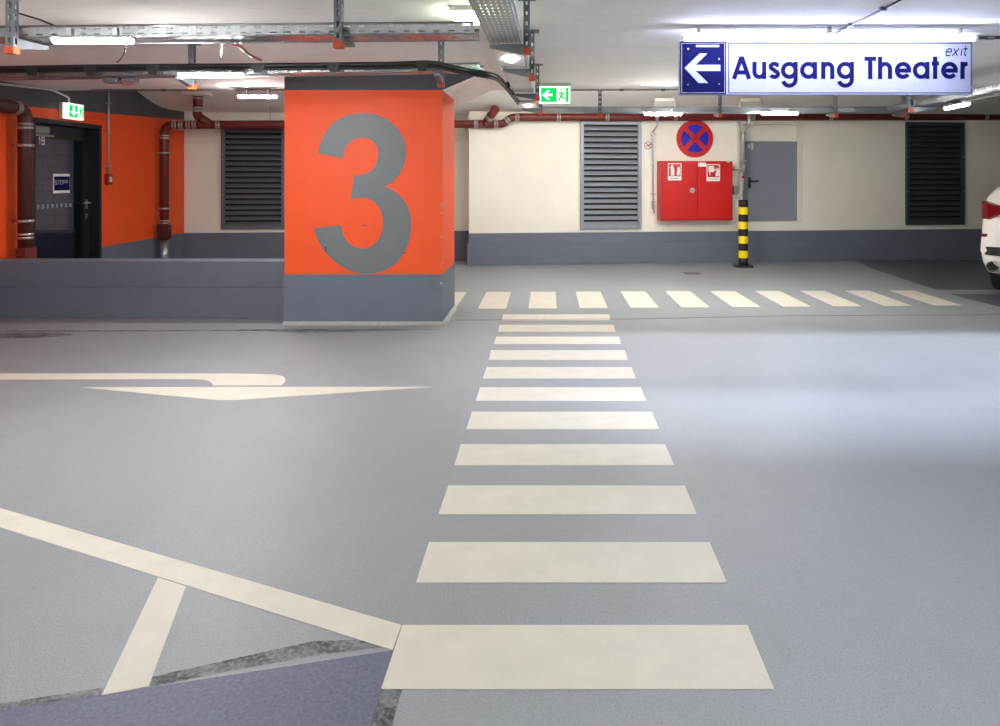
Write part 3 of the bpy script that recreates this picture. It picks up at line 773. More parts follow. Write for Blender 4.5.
b = MB(Matrix.Translation(Vector((q.x, q.y, zz))) @ Matrix.Rotation(TH, 4, 'Z')); b.box(-.035, -.04, -.06, .04, .078, .06); b.build('flow_switch', M['galv'], tp, bevel=.006)
b = MB(); b.tube(bent([(p.x, p.y, z - .33), (p.x - .02, p.y, z - .46), (p.x - .1, p.y, z - .47), (q.x, q.y, zz - .06)], .05), .007, 8); b.build('hose_loop', M['steel'], tp)
p = WX(738.8, 0, .035)
b = MB(); b.tube([(p.x, p.y, WP(738, 190, .03).z), (p.x, p.y, WP(738, 121, .03).z)], .02, 10); tag(b.build('conduit', M['offwhite']), 'slim off-white conduit running up the wall behind the riser', 'conduit')

# ------------------------------------------------------------------ bollard
bp_ = G(743.3, 267); bz = .035
bol = thing('bollard', 'yellow and black banded steel bollard standing before the red cabinet', 'bollard', (bp_.x, bp_.y, 0))
b = MB(); b.box(bp_.x - .13, bp_.y - .1, 0, bp_.x + .13, bp_.y + .1, .03); b.build('base_plate', M['blackpaint'], bol, bevel=.006)
b = MB(); N = 9; hh = (1.02 - .03) / N
for i in range(N):
    b.tube([(bp_.x, bp_.y, .03 + hh * i), (bp_.x, bp_.y, .03 + hh * (i + 1))], .073, 28, mi=0 if i % 2 == 0 else 1, cap=(i in (0, N - 1)))
b.build('post', [M['blackpaint'], M['yellow']], bol)
for i in (-1, 1):
    for j in (-1, 1): b = MB(); b.tube([(bp_.x + .105 * i, bp_.y + .075 * j, .03), (bp_.x + .105 * i, bp_.y + .075 * j, .042)], .012, 6); b.build('anchor_bolt', M['galv_dark'], bol)
# floor drain
dp = G(692, 273.3)
b = MB(); b.box(dp.x - .11, dp.y - .1, 0.0, dp.x + .11, dp.y + .1, .006); fd = b.build('floor_drain', M['baydark']); tag(fd, 'small dark drain cover in the floor before the red cabinet', 'drain')

# ------------------------------------------------------------------ call point, left exit sign
Yc = LYpx(109, .03); cpz = P(109, 179.5, Yc).z
cp = thing('fire_alarm_button', 'dark red fire alarm call point on the orange wall beside the glass door', 'alarm', LW(Yc, 0, cpz - .07))
b = MB(); lbar(b, Yc - .055, Yc + .055, .001, .05, cpz - .068, cpz + .068); b.build('housing', M['darkred'], cp, bevel=.008)
b = MB(); lbar(b, Yc - .028, Yc + .03, .05, .053, cpz - .03, cpz + .035); b.build('window', M['offwhite'], cp)
zt_ = P(109, 90, Yc).z
cd = thing('conduit', 'slim steel conduit dropping down the orange wall to the alarm button', 'conduit', LW(Yc, .02, cpz + .07))
b = MB(); b.tube([LW(Yc, .025, cpz + .07), LW(Yc, .025, zt_ + .3)], .0105, 10); b.build('pipe_run', M['steel'], cd)
for yy in (133, 166, 103):
    z = P(109, yy, Yc).z; b = MB(); lbar(b, Yc - .03, Yc + .03, .002, .04, z - .01, z + .01); b.build('pipe_clamp', M['clamp'], cd)
Ya, Yb = LYpx(63, .05), LYpx(83.5, .1); z0, z1 = P(73, 120, 8.6).z, P(73, 104.6, 8.6).z
ex = thing('exit_sign', 'lit green emergency exit sign above the glass door', 'sign', LW((Ya + Yb) / 2, 0, z0), 0, 'lit green exit signs')
b = MB(); lbar(b, Ya, Yb, .0015, .045, z0, z1 + .006); b.build('housing', M['offwhite'], ex, bevel=.004)
b = MB(); lbar(b, Ya, Yb, .045, .1, z0, z1); b.build('lamp_body', M['exit_white'], ex)
L_ = Yb - Ya; hh = z1 - z0
b = MB(); lbar(b, Ya + L_ * .1, Ya + L_ * .6, .1, .102, z0 + hh * .12, z1 - hh * .12); b.build('green_panel', M['exit_green'], ex); b = MB(); lbar(b, Ya + L_ * .9, Yb - L_ * .03, .1, .102, z0 + hh * .12, z1 - hh * .12); b.build('green_panel', M['exit_green'], ex)
b = MB(); Ym = Ya + L_ * .36
def lpoly(pts, o, t=.0015):
    q = [LP(Y, o, z) for Y, z in pts]; b.prism(q, LNOR * t)
lpoly([(Ym, z0 + hh * .2), (Ym - .07, z0 + hh * .48), (Ym - .02, z0 + hh * .48), (Ym - .02, z0 + hh * .8), (Ym + .02, z0 + hh * .8), (Ym + .02, z0 + hh * .48), (Ym + .07, z0 + hh * .48)], .102)
b.build('arrow', M['exit_white'], ex)
b = MB(); Yr = Ya + L_ * .75
lpoly([(Yr - .03, z0 + hh * .18), (Yr + .0, z0 + hh * .5), (Yr - .02, z0 + hh * .66), (Yr + .02, z0 + hh * .78), (Yr + .03, z0 + hh * .5), (Yr + .015, z0 + hh * .4), (Yr + .04, z0 + hh * .2), (Yr, z0 + hh * .38)], .1)
b.build('running_figure', M['exit_green'], ex)
cc = MB(); s0 = LW(Ya + L_ * .35, .05, z1 + .0)
cc.tube(bent([s0, s0 + Vector((0, 0, .07)), LW(Ya - .2, .05, z1 + .12), LW(7.25, .05, 2.29)], .06), .012, 10)
tag(cc.build('conduit', M['steel']), 'pale bent conduit leading along the charcoal band to the exit sign', 'conduit')

# ------------------------------------------------------------------ hanging exit sign
YE = 7.55
ex = thing('exit_sign', 'lit green exit sign with arrow hanging from the ceiling beside the overhead tray', 'sign', P(554.5, 103.5, YE), 0, 'lit green exit signs')
z0, z1 = P(0, 103.5, YE).z, P(0, 86.3, YE).z; x0, x1 = P(539, 0, YE).x, P(570.3, 0, YE).x; w = x1 - x0; h = z1 - z0
b = MB(); b.box(x0 - .005, YE - .02, z1, x1 + .005, YE + .06, CZ - .001); b.build('housing', M['offwhite'], ex, bevel=.003)
b = MB(); b.box(x0, YE, z0, x1, YE + .03, z1); b.build('lamp_body', M['exit_white'], ex)
b = MB(); b.box(x0 + w * .065, YE - .002, z0 + h * .09, x0 + w * .565, YE, z1 - h * .09); b.build('green_panel', M['exit_green'], ex); b = MB(); b.box(x0 + w * .86, YE - .002, z0 + h * .09, x0 + w * .945, YE, z1 - h * .09); b.build('green_panel', M['exit_green'], ex)
def epoly(mb, pts, o=.002, t=.0015): mb.prism([(x0 + w * u, YE - o, z0 + h * v) for u, v in pts], (0, -t, 0))
b = MB(); epoly(b, [(.1, .5), (.27, .76), (.36, .76), (.24, .57), (.43, .57), (.43, .43), (.24, .43), (.36, .22), (.27, .22)]); b.build('arrow', M['exit_white'], ex)
b = MB()
epoly(b, [(.7, .62), (.64, .52), (.6, .54), (.66, .66), (.73, .7), (.78, .58), (.83, .56), (.82, .5), (.75, .5), (.74, .42), (.8, .34), (.9, .3), (.89, .24), (.77, .27), (.7, .34), (.66, .16), (.61, .17), (.66, .4)], 0)
epoly(b, [(.685 + .028 * math.cos(a * PI / 6), .8 + .05 * math.sin(a * PI / 6)) for a in range(12)], 0)
b.build('running_figure', M['exit_green'], ex)

# ------------------------------------------------------------------ big sign
YS = 4.97
def SP(x, y): return P(x, y, YS)
sg = thing('overhead_sign', 'wide white and blue theatre exit sign hanging from the ceiling under a tube lamp', 'sign', SP(826, 95))
sx0, sx1 = SP(679.2, 0).x, SP(973.2, 0).x; sz0, sz1 = SP(0, 95).z, SP(0, 40.6).z
b = MB(); b.box(sx0, YS, sz0, sx1, YS + .035, sz1); b.build('panel', M['signwhite'], sg, bevel=.006)
def srect(mb, xa, ya, xb, yb, y0, t): 
    p, q = SP(xa, ya), SP(xb, yb); mb.box(p.x, YS - y0 - t, q.z, q.x, YS - y0, p.z)
b = MB(); srect(b, 680, 41.6, 726, 94.2, 0, .002); b.build('arrow_field', M['signblue'], sg)
b = MB()
def outline(mb, xa, ya, xb, yb, w, y0, t=.001):
    srect(mb, xa, ya, xb, ya + w, y0, t); srect(mb, xa, yb - w, xb, yb, y0, t); srect(mb, xa, ya, xa + w, yb, y0, t); srect(mb, xb - w, ya, xb, yb, y0, t)
outline(b, 681.4, 43, 724.8, 93, .5, .002); b.build('arrow_field_border', M['signwhite'], sg)
b = MB(); outline(b, 728.3, 42.8, 971.6, 93.4, .9, 0); b.build('text_field_border', M['signblue'], sg)
b = MB(); b.prism([SP(x, y) + Vector((0, -.002, 0)) for x, y in [(684.4, 68), (699.6, 53.5), (707.3, 53.5), (695.6, 64.9), (720.2, 64.9), (720.2, 71), (695.6, 71), (708.2, 83.1), (698.5, 83.1)]], (0, -.002, 0)); b.build('arrow', M['signwhite'], sg)
b = MB()
put_text(b, [('A', 732.0, 751), ('u', 752.4, 766.2), ('s', 768.8, 779.8), ('g', 780.9, 797.6), ('a', 800, 817), ('n', 821.2, 834.2), ('g', 836.7, 853.9), ('T', 864.3, 876), ('h', 878, 892), ('e', 894.8, 911.2), ('a', 912.8, 929.3), ('t', 931.6, 938.8), ('e', 941, 957.8), ('r', 960.4, 967.8)],
         79.0, 17.2, lambda x, y: SP(x, y), Vector((0, -.002, 0)))
b.build('lettering', M['signblue'], sg)
b = MB(); u = YS / F
put_small(b, 'exit', SP(945.2, 55.8) + Vector((0, -.0005, 0)), Vector((6.2 * u, 0, 0)), Vector((0, 0, 9.6 * u)), {'e': 1.12, 'x': 1.1, 'i': .55, '*': 1}, .13, Vector((0, -.0015, 0)), .25)
b.build('exit_lettering', M['signblue'], sg)
for x in (700, 826, 950):
    p = SP(x, 0); b = MB(); b.box(p.x - .02, YS + .005, sz1 - .01, p.x + .02, YS + .03, CZ); b.build('ceiling_bracket', M['galv_dark'], sg)
for x, y in ((688, 48.8), (719, 59), (688, 84.6), (719, 84), (739, 85), (757, 84), (915, 83), (836, 85), (890, 83.5)):
    p = SP(x, y); b = MB(); b.tube([(p.x, YS, p.z), (p.x, YS - .004, p.z)], .005, 8); b.build('rivet', M['galv'], sg)
b = MB(); srect(b, 696, 45, 719, 47, .003, .001); b.build('tape_strip', M['galv'], sg)
b = MB(); srect(b, 965, 86.6, 973, 87.6, 0, .002); b.build('tape_strip', M['galv'], sg)
# tube lamp in front of the sign
YT = 4.70
tl = thing('tube_lamp', 'long bluish fluorescent tube lamp along the top of the theatre sign', 'lamp', P(828, 38, YT))
xa, xb = P(683, 0, YT).x, P(976, 0, YT).x; ztb = P(0, 38.6, YT).z
b = MB(); b.tube([(xa, YT, ztb), (xb, YT, ztb)], .013, 12); b.build('tube', M['tube'], tl)
for x in (xa + .1, (xa + xb) / 2, xb - .1):
    b = MB(); b.box(x - .01, YT - .01, ztb + .0305, x + .01, YT + .01, CZ - .0005); b.build('drop_bracket', M['white'], tl)
b = MB(); b.box(xa - .01, YT - .035, ztb + .0265, xb + .01, YT + .035, ztb + .0305); b.build('shade_strip', M['white'], tl)
for x in (xa, xb):
    b = MB(); b.box(x - .015, YT - .018, ztb - .016, x + .004, YT + .018, ztb + .018); b.build('lamp_holder', M['white'], tl)

# ------------------------------------------------------------------ cable trays
TZ = 2.09; TH_ = .055
def tray(label, a, b, width, cell=.075, rows=3, hu=.42, hv=.3, m='galv', side=2, bhu=None, bhv=None, TH_=.055):
    """a, b: front lower corners; the tray extends 'width' to the far (or given) side"""
    a = Vector(a); b = Vector(b); d = (b - a); L = d.length; d.normalize()
    w = Vector((-d.y, d.x, 0)) * width
    n = max(1, int(L / cell)); eu = d * (L / n); up = Vector((0, 0, TH_))
    t = thing('cable_tray', label, 'cable tray', a * .5 + b * .5 + w * .5, math.atan2(d.y, d.x), 'overhead perforated cable trays')
    mb = MB(); mb.perf(a, eu, up / side, n, side, hu, .3); mb.build('side_rail', M[m], t)
    mb = MB(); mb.perf(a + w, eu, up / side, n, side, hu, .3); mb.build('side_rail', M[m], t)
    mb = MB(); mb.perf(a, eu, w / rows, n, rows, bhu or hu, bhv or hv); mb.build('tray_bottom', M[m], t)
    mb = MB()
    for q in (a + up, a + w + up): mb.tube([q, q + d * L], .006, 6)
    for q in (a, a + w): mb.tube([q, q + d * L], .004, 6)
    mb.build('rolled_edges', M[m], t)
    return t, a, d, L, w
tA_ = tray('perforated cable tray nearest the viewer, running above the turn arrow', P(-25, 37.6, 3.80), P(474, 33.2, 3.70), .2)
tB_ = tray('perforated cable tray bearing black cable, passing just before the orange column', P(-25, 77.6, 5.22), P(480, 70, 4.92), .15, TH_=.045)
ca0 = Vector((-.175, 1.0, TZ)); ca1 = Vector((-.108, 8.15, TZ))
# long tray towards the back: build with the front rail on its right side
tC_ = tray('long perforated cable tray running away over the crosswalk', ca0, ca1, .165, cell=.06, rows=7, hu=.4, hv=.32, bhu=.42, bhv=.3)
tD_ = tray('perforated cable tray crossing before the back wall above the red cabinet', Vector((-.1, 8.22, TZ)), Vector((3.98, 8.22, TZ)), .17, cell=.06)
tE_ = tray('perforated cable tray running past the end of the theatre sign', Vector((3.95, 2.0, TZ)), Vector((3.95, 8.2, TZ)), .2, cell=.06)

def hanger(label, x, y, ztop, zbot, arm, size=.04, group='slotted tray hangers', ztray=None):
    """slotted channel post from the ceiling with an orange end cap; arm = vector to the far end of the bracket arm"""
    t = thing('tray_hanger', label, 'tray hanger', (x, y, zbot), 0, group)
    n = max(3, int((ztop - zbot - .04) / .05)); hgt = ztop - zbot - .035
    s = size / 2; ez = Vector((0, 0, hgt / n))
    b = MB()
    b.perf((x - s, y - s, zbot + .035), ez, (size, 0, 0), n, 1, .5, .34)
    b.perf((x - s, y + s, zbot + .035), ez, (size, 0, 0), n, 1, .5, .34)
    b.perf((x - s, y - s, zbot + .035), ez, (0, size, 0), n, 1, .5, .34)
    b.perf((x + s, y - s, zbot + .035), ez, (0, size, 0), n, 1, .5, .34)
    b.build('post', M['galv_dark'], t)
    b = MB(); b.box(x - s - .004, y - s - .004, zbot, x + s + .004, y + s + .004, zbot + .036); b.build('end_cap', M['orange_cap'], t, bevel=.003)
    b = MB(); b.box(x - s - .03, y - s - .03, ztop - .006, x + s + .03, y + s + .03, ztop); b.build('ceiling_plate', M['galv_dark'], t)
    if arm is not None:
        ax, ay = arm; q = Vector((x, y, 0)); e = Vector((ax, ay, 0)); d = e.normalized(); sd = Vector((-d.y, d.x, 0)) * .018
        zt2 = (ztray or TZ) - .009
        b = MB(); p0 = q + d * s
        poly = [p0 - sd + Vector((0, 0, zt2)), q + e - sd + Vector((0, 0, zt2)), q + e - sd + Vector((0, 0, zt2 - .018)), p0 - sd + Vector((0, 0, zt2 - .055))]
        b.prism(poly, sd * 2); b.build('bracket_arm', M['galv_dark'], t)
    return t
pA = P(10, 0, 3.73)
hanger('slotted hanger post with orange cap at the near tray beside the frame edge', P(10, 0, 3.74).x, 3.755, CZ, P(0, 54, 3.755).z, (0, .25))
hanger('slotted hanger post with orange cap amid the near tray, before the orange column', P(338.5, 0, 3.68).x, 3.685, CZ, P(0, 48.5, 3.685).z, (0, .24))
hanger('slotted hanger post above the lamp on the black cabled tray', P(192, 0, 5.31).x, 5.31, CZ, P(0, 89.5, 5.31).z, (0, -.2), ztray=TZ - .013)
hanger('slotted hanger post with orange cap at the column edge under the black cabled tray', P(441, 0, 5.14).x, 5.145, CZ, P(0, 87, 5.145).z, (0, -.2), ztray=TZ - .013)
def armC(x): return (-(x + .3), 0)
for Yp, xpx, zb_, lab in ((3.95, 521, P(0, 55, 3.95).z, 'nearest slotted hanger post of the long tray over the crosswalk'),
                     (4.85, 529.5, P(0, 81, 4.85).z, 'second slotted hanger post of the long tray, beside its glowing lens'),
                     (6.3, 533.5, 2.02, 'third slotted hanger post of the long tray, just before the hanging exit sign'),
                     (7.7, 537.5, 2.02, 'fourth slotted hanger post of the long tray, behind the hanging exit sign')):
    x = -.175 + .067 * (Yp - 1) / 7.15 + .031
    hanger(lab, x, Yp, CZ, zb_, (-.197, 0), .034)
for xpx, lab in ((600, 'slotted hanger post above the bright louvered vent'), (720, 'slotted hanger post above the gap between red cabinet and service door'),
                 (836, 'slotted hanger post under the middle of the theatre sign'), (904, 'slotted hanger post at the corner of the trays above the dark louver')):
    x = P(xpx, 0, 8.16).x
    hanger(lab, x, 8.17, CZ, 2.03, (0, .24), .036)
x = 3.72; 
hanger('slotted hanger post of the tray past the theatre sign', 3.70, 7.55, CZ, 2.03, (.24, 0), .036)

# ------------------------------------------------------------------ lamps
def strip_lamp(label, c, length, yaw=0.0, hang=.0, group='LED strip lamps', m='led', drop=0.0):
    """c = centre of the underside"""
    c = Vector(c); X = Matrix.Translation(c) @ Matrix.Rotation(yaw, 4, 'Z'); l = length / 2
    t = thing('strip_lamp', label, 'lamp', c, yaw, group)
    b = MB(X); b.prism([(-l - .012, -.034, .018), (-l - .012, .034, .018), (-l - .012, .028, .032), (-l - .012, -.028, .032)], (2 * l + .024, 0, 0)); b.build('housing', M['galv'], t)
    b = MB(X); b.prism([(-l, -.026, .018), (-l, -.026, .006), (-l, -.014, -.004), (-l, 0, -.007), (-l, .014, -.004), (-l, .026, .006), (-l, .026, .018)], (2 * l, 0, 0)); b.build('diffuser', M[m], t)
    if hang:
        for s in (-.6, .6): b = MB(X); b.box(l * s - .012, -.012, .032, l * s + .012, .012, .032 + hang); b.build('mounting_foot', M['galv'], t)
    return t
def lamp_px(label, xa, xb, y, Y, hang, **k):
    a = P(xa, y, Y); b = P(xb, y, Y); return strip_lamp(label, (a + b) / 2, (b - a).length, 0, hang, **k)
lamp_px('LED strip lamp glaring below the near cable tray', 55, 131, 42.5, 3.70, .04)
lamp_px('LED strip lamp on the black cabled tray between glass door and column', 180, 242, 76.5, 5.01, .01)
lamp_px('short grey LED lamp on the ceiling above the louver next to the column', 239, 276, 97.5, 8.0, CZ - .033 - P(0, 97.5, 8.0).z)
lamp_px('LED strip lamp on the rear tray between bright louver and red cabinet', 645, 681, 114.8, 8.14, .03, m='led_rear')
lamp_px('LED strip lamp on the rear tray above the grey service door', 762, 797, 114.2, 8.14, .03, m='led_rear')
strip_lamp('LED strip lamp below the tray past the theatre sign', (3.86, 7.0, 2.03), .45, PI / 2 - .12, .02, m='led_side')
# unseen tube lamps added to light the foreground, hung a little below the ceiling
def added_tube(label, c, length, group='added unseen tube lamps of the near aisle', m='led_near'):
    c = Vector(c); l = length / 2
    t = thing('added_lamp', label, 'lamp', c, 0, group)
    b = MB(); b.tube([c + Vector((-l, 0, 0)), c + Vector((l, 0, 0))], .03, 12); b.build('diffuser', M[m], t)
    for sx in (-1, 1):
        b = MB(); b.tube([c + Vector((sx * l, 0, 0)), c + Vector((sx * (l + .03), 0, 0))], .034, 12); b.tube([c + Vector((sx * (l + .015), 0, .02)), Vector((c.x + sx * (l + .015), c.y, (CZ if c.y < 8.2 else 2.745) - .001))], .008, 8); b.build('end_holder', M['white'], t)
for lab, x, y in (('added unseen tube lamp over the near bay lines', -3.2, 1.3), ('added unseen tube lamp over the near end of the crosswalk', 1.6, 1.5),
                  ('added unseen tube lamp behind the near end of the crosswalk', -1.0, -1.6), ('added unseen tube lamp far behind beside the second aisle', 3.2, -2.6),
                  ('added unseen tube lamp far behind beside the orange wall', -3.4, -3.8), ('added unseen tube lamp beside the aisle of the car bays', 5.6, 2.2)):
    added_tube(lab, (x, y, CZ - .16), 1.1)
for lab, x, y in (('added tube lamp hidden in the ceiling recess above the end of the crosswalk', -.4, 9.2), ('added tube lamp hidden in the ceiling recess before the fire cabinet', 1.5, 9.2)):
    added_tube(lab, (x, y, 2.6), 1.3, 'added tube lamps hidden in the ceiling recess', 'led_side')  # added out of sight to even the light on rear floor and wall
# unseen floodlight added for the bluish floor light; its plate shapes the edge
LY, LZ_, SY, SZ = 1.3, 2.27, 1.75, 2.07
fl_ = thing('added_floodlight', 'added unseen floodlight with cutoff plate over the aisle, throwing a bluish beam on the floor', 'lamp', (2.3, LY, LZ_))
b = MB(); b.box(-.3, LY - .12, LZ_ + .012, 5.0, LY + .05, CZ - .001); b.build('housing', M['white'], fl_)
b = MB(); b.box(-.05, SY, SZ, 7.5, SY + .012, CZ - .001); b.build('beam_cutoff', M['darkband'], fl_)
ld = bpy.data.lights.new('added_beam', 'AREA'); ld.shape = 'RECTANGLE'; ld.size = 4.8; ld.size_y = .012; ld.energy = 128; ld.color = (.8, .84, 1.0); ld.spread = math.radians(62)
lo_ = bpy.data.objects.new('added_beam', ld); COL.objects.link(lo_); lo_.parent = fl_
lo_.location = (.45, .0, -.004); lo_.rotation_euler = (math.radians(90 - 15.5), 0, 0)
# square emergency lamp on the ceiling
t = thing('ceiling_lamp', 'small square greenish emergency lamp on the ceiling beside the long tray', 'lamp', P(463, 16, 4.2))
c = P(463.5, 9, 4.16); 
b = MB(); b.box(c.x - .075, 4.12, CZ - .028, c.x + .075, 4.42, CZ - .001); b.build('housing', M['offwhite'], t, bevel=.004)
b = MB(); b.box(c.x - .068, 4.13, CZ - .05, c.x + .068, 4.41, CZ - .028); b.build('diffuser', M['led_soft'], t, bevel=.006)
# flat lamps under the long tray
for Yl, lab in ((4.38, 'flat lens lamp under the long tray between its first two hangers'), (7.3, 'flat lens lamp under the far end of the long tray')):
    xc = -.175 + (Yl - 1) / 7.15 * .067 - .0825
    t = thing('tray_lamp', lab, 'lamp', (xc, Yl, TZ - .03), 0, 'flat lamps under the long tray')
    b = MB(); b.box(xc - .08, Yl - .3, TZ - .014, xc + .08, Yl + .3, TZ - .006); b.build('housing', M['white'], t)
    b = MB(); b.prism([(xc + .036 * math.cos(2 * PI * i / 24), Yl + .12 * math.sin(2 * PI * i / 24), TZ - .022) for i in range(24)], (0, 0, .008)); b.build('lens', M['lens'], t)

# ------------------------------------------------------------------ cables, small ceiling devices
zc = 2.131
def BF(x): return 5.22 - (x + 25) / 505 * .3
pts = [P(x, 0, BF(x) - .032) for x in (-25, 100, 250, 385)]
pts = [Vector((p.x, p.y, zc + .004 * math.sin(i * 1.7))) for i, p in enumerate(pts)]
p = P(430, 0, BF(430) - .032); pts.append(Vector((p.x, p.y, zc)))
pts += [P(455, 68, 4.87), P(470, 71, 4.87), P(488, 74, 4.98), P(497, 77, 5.3), P(503, 82.5, 5.7), P(510, 91, 6.2), P(516, 99, 6.8), P(519, 103, 7.2)]
cb = thing('cable_bundle', 'thick black cables lying on the tray before the column and bending along the long tray', 'cable', pts[3])
cbp = catmull(pts, 6)
b = MB(); b.tube(cbp, .017, 10); b.build('cable', M['blackcable'], cb)
b = MB()
b.tube([p + Vector((0, -.006, -.024)) for p in cbp[:-3]], .009, 8); b.build('cable', M['blackcable'], cb)
for x in (35, 93, 155, 260, 335, 423):
    p = P(x, 0, BF(x) - .024); b = MB(); b.prism([(p.x - .05, p.y - .035, zc + .008), (p.x + .05, p.y - .035, zc + .008), (p.x + .025, p.y - .035, zc - .056), (p.x - .025, p.y - .035, zc - .056)], (0, .008, 0)); b.build('cable_clip', M['blackcable'], cb)
for i, (x, y, Y) in enumerate(((506, 83, 5.9), (511, 91.5, 6.3), (515, 97.5, 6.7), (518.5, 102.4, 7.15))):
    p = P(x, y, Y); e = Vector((-.175 + .067 * (Y - 1) / 7.15 - .174, Y, TZ + .02)); b = MB(); b.tube([p, p * .5 + e * .5 + Vector((0, 0, -.015)), e], [.02, .026, .014], 8); b.build('cable_tie', M['blackcable'], cb)
b = MB(); b.tube(catmull([P(234, 44, 4.0), P(240, 46.5, 4.2), P(250, 55, 4.6), P(261, 60, 5.1)], 6), .009, 8); tag(b.build('cable', M['brown_cable']), 'orange cable slanting between the two trays before the column', 'cable')
b = MB(); b.tube(bent([P(229, 42.5, 4.0), P(222, 42.5, 4.0), P(221, 59.5, 5.15)], .05), .008, 8); tag(b.build('conduit', M['darkband']), 'short steel conduit bridging the two trays next to the orange cable', 'conduit')
# thin wire from near hanger
b = MB(); b.tube([P(14, 12, 3.85), P(38, 19, 3.8), P(58, 27, 3.85)], .005, 6); tag(b.build('cable', M['blackcable']), 'thin dark wire slanting down to the near tray beside its end hanger', 'cable')
b = MB(); b.tube(catmull([P(126, 45, 3.9), P(124, 54, 4.4), P(118, 62, 4.9), P(117, 61.5, 5.1)], 5), .004, 6); tag(b.build('cable', M['blackcable']), 'thin dark wire dangling from the glaring near lamp', 'cable')
# junction box under the black cabled tray
t = thing('junction_box', 'small grey junction box with wire loop under the black cabled tray', 'junction box', P(125, 80, 5.25))
p = P(116, 78.3, 5.25); b = MB(); b.box(p.x - .075, 5.22, TZ - .05, p.x + .02, 5.3, TZ - .017); b.box(p.x + .06, 5.22, TZ - .045, p.x + .15, 5.28, TZ - .017); b.build('housing', M['galv_dark'], t, bevel=.003)
b = MB(); b.tube(bent([P(121, 79, 5.22), P(122, 84, 5.22), P(133, 84, 5.22), P(135, 79, 5.22)], .02), .005, 6); b.build('wire_loop', M['darkred'], t)
# ceiling conduits
def line_conduit(label, pts, r, clips=(), m='galv_dark'):
    t = thing('conduit', label, 'conduit', pts[0])
    b = MB(); b.tube(pts, r, 8); b.build('pipe_run', M[m], t)
    for p in clips:
        b = MB(); b.box(p.x - r - .012, p.y - .012, p.z - r - .004, p.x + r + .012, p.y + .012, CZ - .0005); b.build('clip', M['galv_dark'], t)
    return t
zz = CZ - .012
def CP(x, y, z=zz): Y = (z - H) * F / (CY - y); return Vector(((x - CX) / F * Y, Y, z))
line_conduit('thin conduit along the ceiling edge between glass door and column', [Vector((-5.0, 8.08, zz)), Vector((-2.55, 8.08, zz))], .009, [Vector((-4.2, 8.08, zz)), Vector((-3.4, 8.08, zz))], 'galv')
line_conduit('thin conduit along the ceiling edge behind the hanging exit sign', [Vector((.25, 8.08, zz)), Vector((3.3, 8.08, zz))], .008, [Vector((.8, 8.08, zz)), Vector((1.25, 8.08, zz)), Vector((1.7, 8.08, zz)), Vector((2.3, 8.08, zz))], 'galv')
line_conduit('dark wire with clips on the ceiling leading to the theatre sign', [CP(915, -8), CP(883, 9), CP(850.7, 25), CP(829, 36.6)], .006, [CP(883, 9), CP(850.7, 25)], 'blackcable')
line_conduit('dark conduit on the ceiling past the end of the tube lamp', [CP(977, 38), CP(1040, 36.5)], .011, [CP(990, 37.6)], 'blackcable')
# boxes behind the rear tray
for xa, xb, ya, yb, Y, lab in ((654, 676, 101.5, 108, 10.7, 'flat pale box fixed high behind the rear tray near the red cabinet'), (740, 762, 101.5, 109, 10.8, 'flat pale box fixed high behind the rear tray near the service door')):
    a = P(xa, yb, Y); c = P(xb, ya, Y); t = thing('junction_box', lab, 'junction box', (a + c) / 2, 0)
    b = MB(); b.box(a.x, Y, a.z, c.x, Y + .12, c.z); b.build('housing', M['concrete'], t, bevel=.005)
    b = MB(); b.box(a.x + .02, Y + .01, c.z - .002, c.x - .02, Y + .11, c.z + .05); b.build('mounting_block', M['offwhite'], t)

# ------------------------------------------------------------------ car
HDG = math.radians(40)
fw_ = Vector((math.sin(HDG), math.cos(HDG), 0)); rt = Vector((math.cos(HDG), -math.sin(HDG), 0))
YCAR = 8.35
corner = P(983, 0, YCAR); corner.z = 0
XCAR = Matrix.Translation(corner) @ Matrix.Rotation(-HDG, 4, 'Z')      # local: x to the car's right, y forward, origin at rear left corner
XCAR = XCAR @ Matrix.Translation(Vector((.93, -.1, 0)))                # local x = 0 on the centre line
car = thing('car', 'white SUV parked in the dark bay, only its tail showing at the picture edge', 'car', XCAR @ Vector((0, 2.3, 0)), -HDG)
# body sections: (y, half widths at heights)
def sect(y, pts): return (y, pts)
HB = [.30, .40, .55, .72, .86, 1.02, 1.14, 1.26]
secs = [
 (.00, [.60, .74, .80, .80, .76, .74, .66, .58]),
 (.05, [.82, .90, .94, .925, .91, .91, .84, .71]),
 (.14, [.88, .935, .96, .95, .94, .945, .90, .79]),
 (.32, [.90, .945, .965, .96, .955, .955, .92, .84]),
 (.70, [.90, .935, .945, .945, .945, .94, .93, .87]),
 (1.6, [.90, .93, .94, .94, .94, .94, .93, .86]),
 (3.0, [.90, .93, .94, .94, .94, .94, .92, .85]),
 (3.7, [.90, .935, .945, .945, .94, .93, .88, .80]),
 (4.3, [.88, .92, .93, .92, .88, .80, .70, .55]),
 (4.62, [.78, .84, .86, .84, .76, .62, .45, .3]),
 (4.72, [.6, .66, .7, .66, .55, .42, .3, .2]),
]
vs = []; ringn = 2 * len(HB)
def zadj(y, i):
    z = HB[i]
    if y > 3.6 and i >= 5: z -= (y - 3.6) * .22 * (i - 4) / 3
    return z
def yrear(y, i):
    # tail leans forward with height
    return y + (max(0, HB[i] - .85) * .22 + (.0 if i > 2 else -.03 * (i == 2)) if y < .4 else 0)
for y, ws in secs:
    L = [(-ws[i], yrear(y, i), zadj(y, i)) for i in range(len(HB))]; R = [(ws[i], yrear(y, i), zadj(y, i)) for i in range(len(HB))][::-1]
    vs += L + R
fs = []
for s in range(len(secs) - 1):
    for k in range(ringn):
        a = s * ringn + k; b2 = s * ringn + (k + 1) % ringn
        fs.append((a, b2, b2 + ringn, a + ringn))
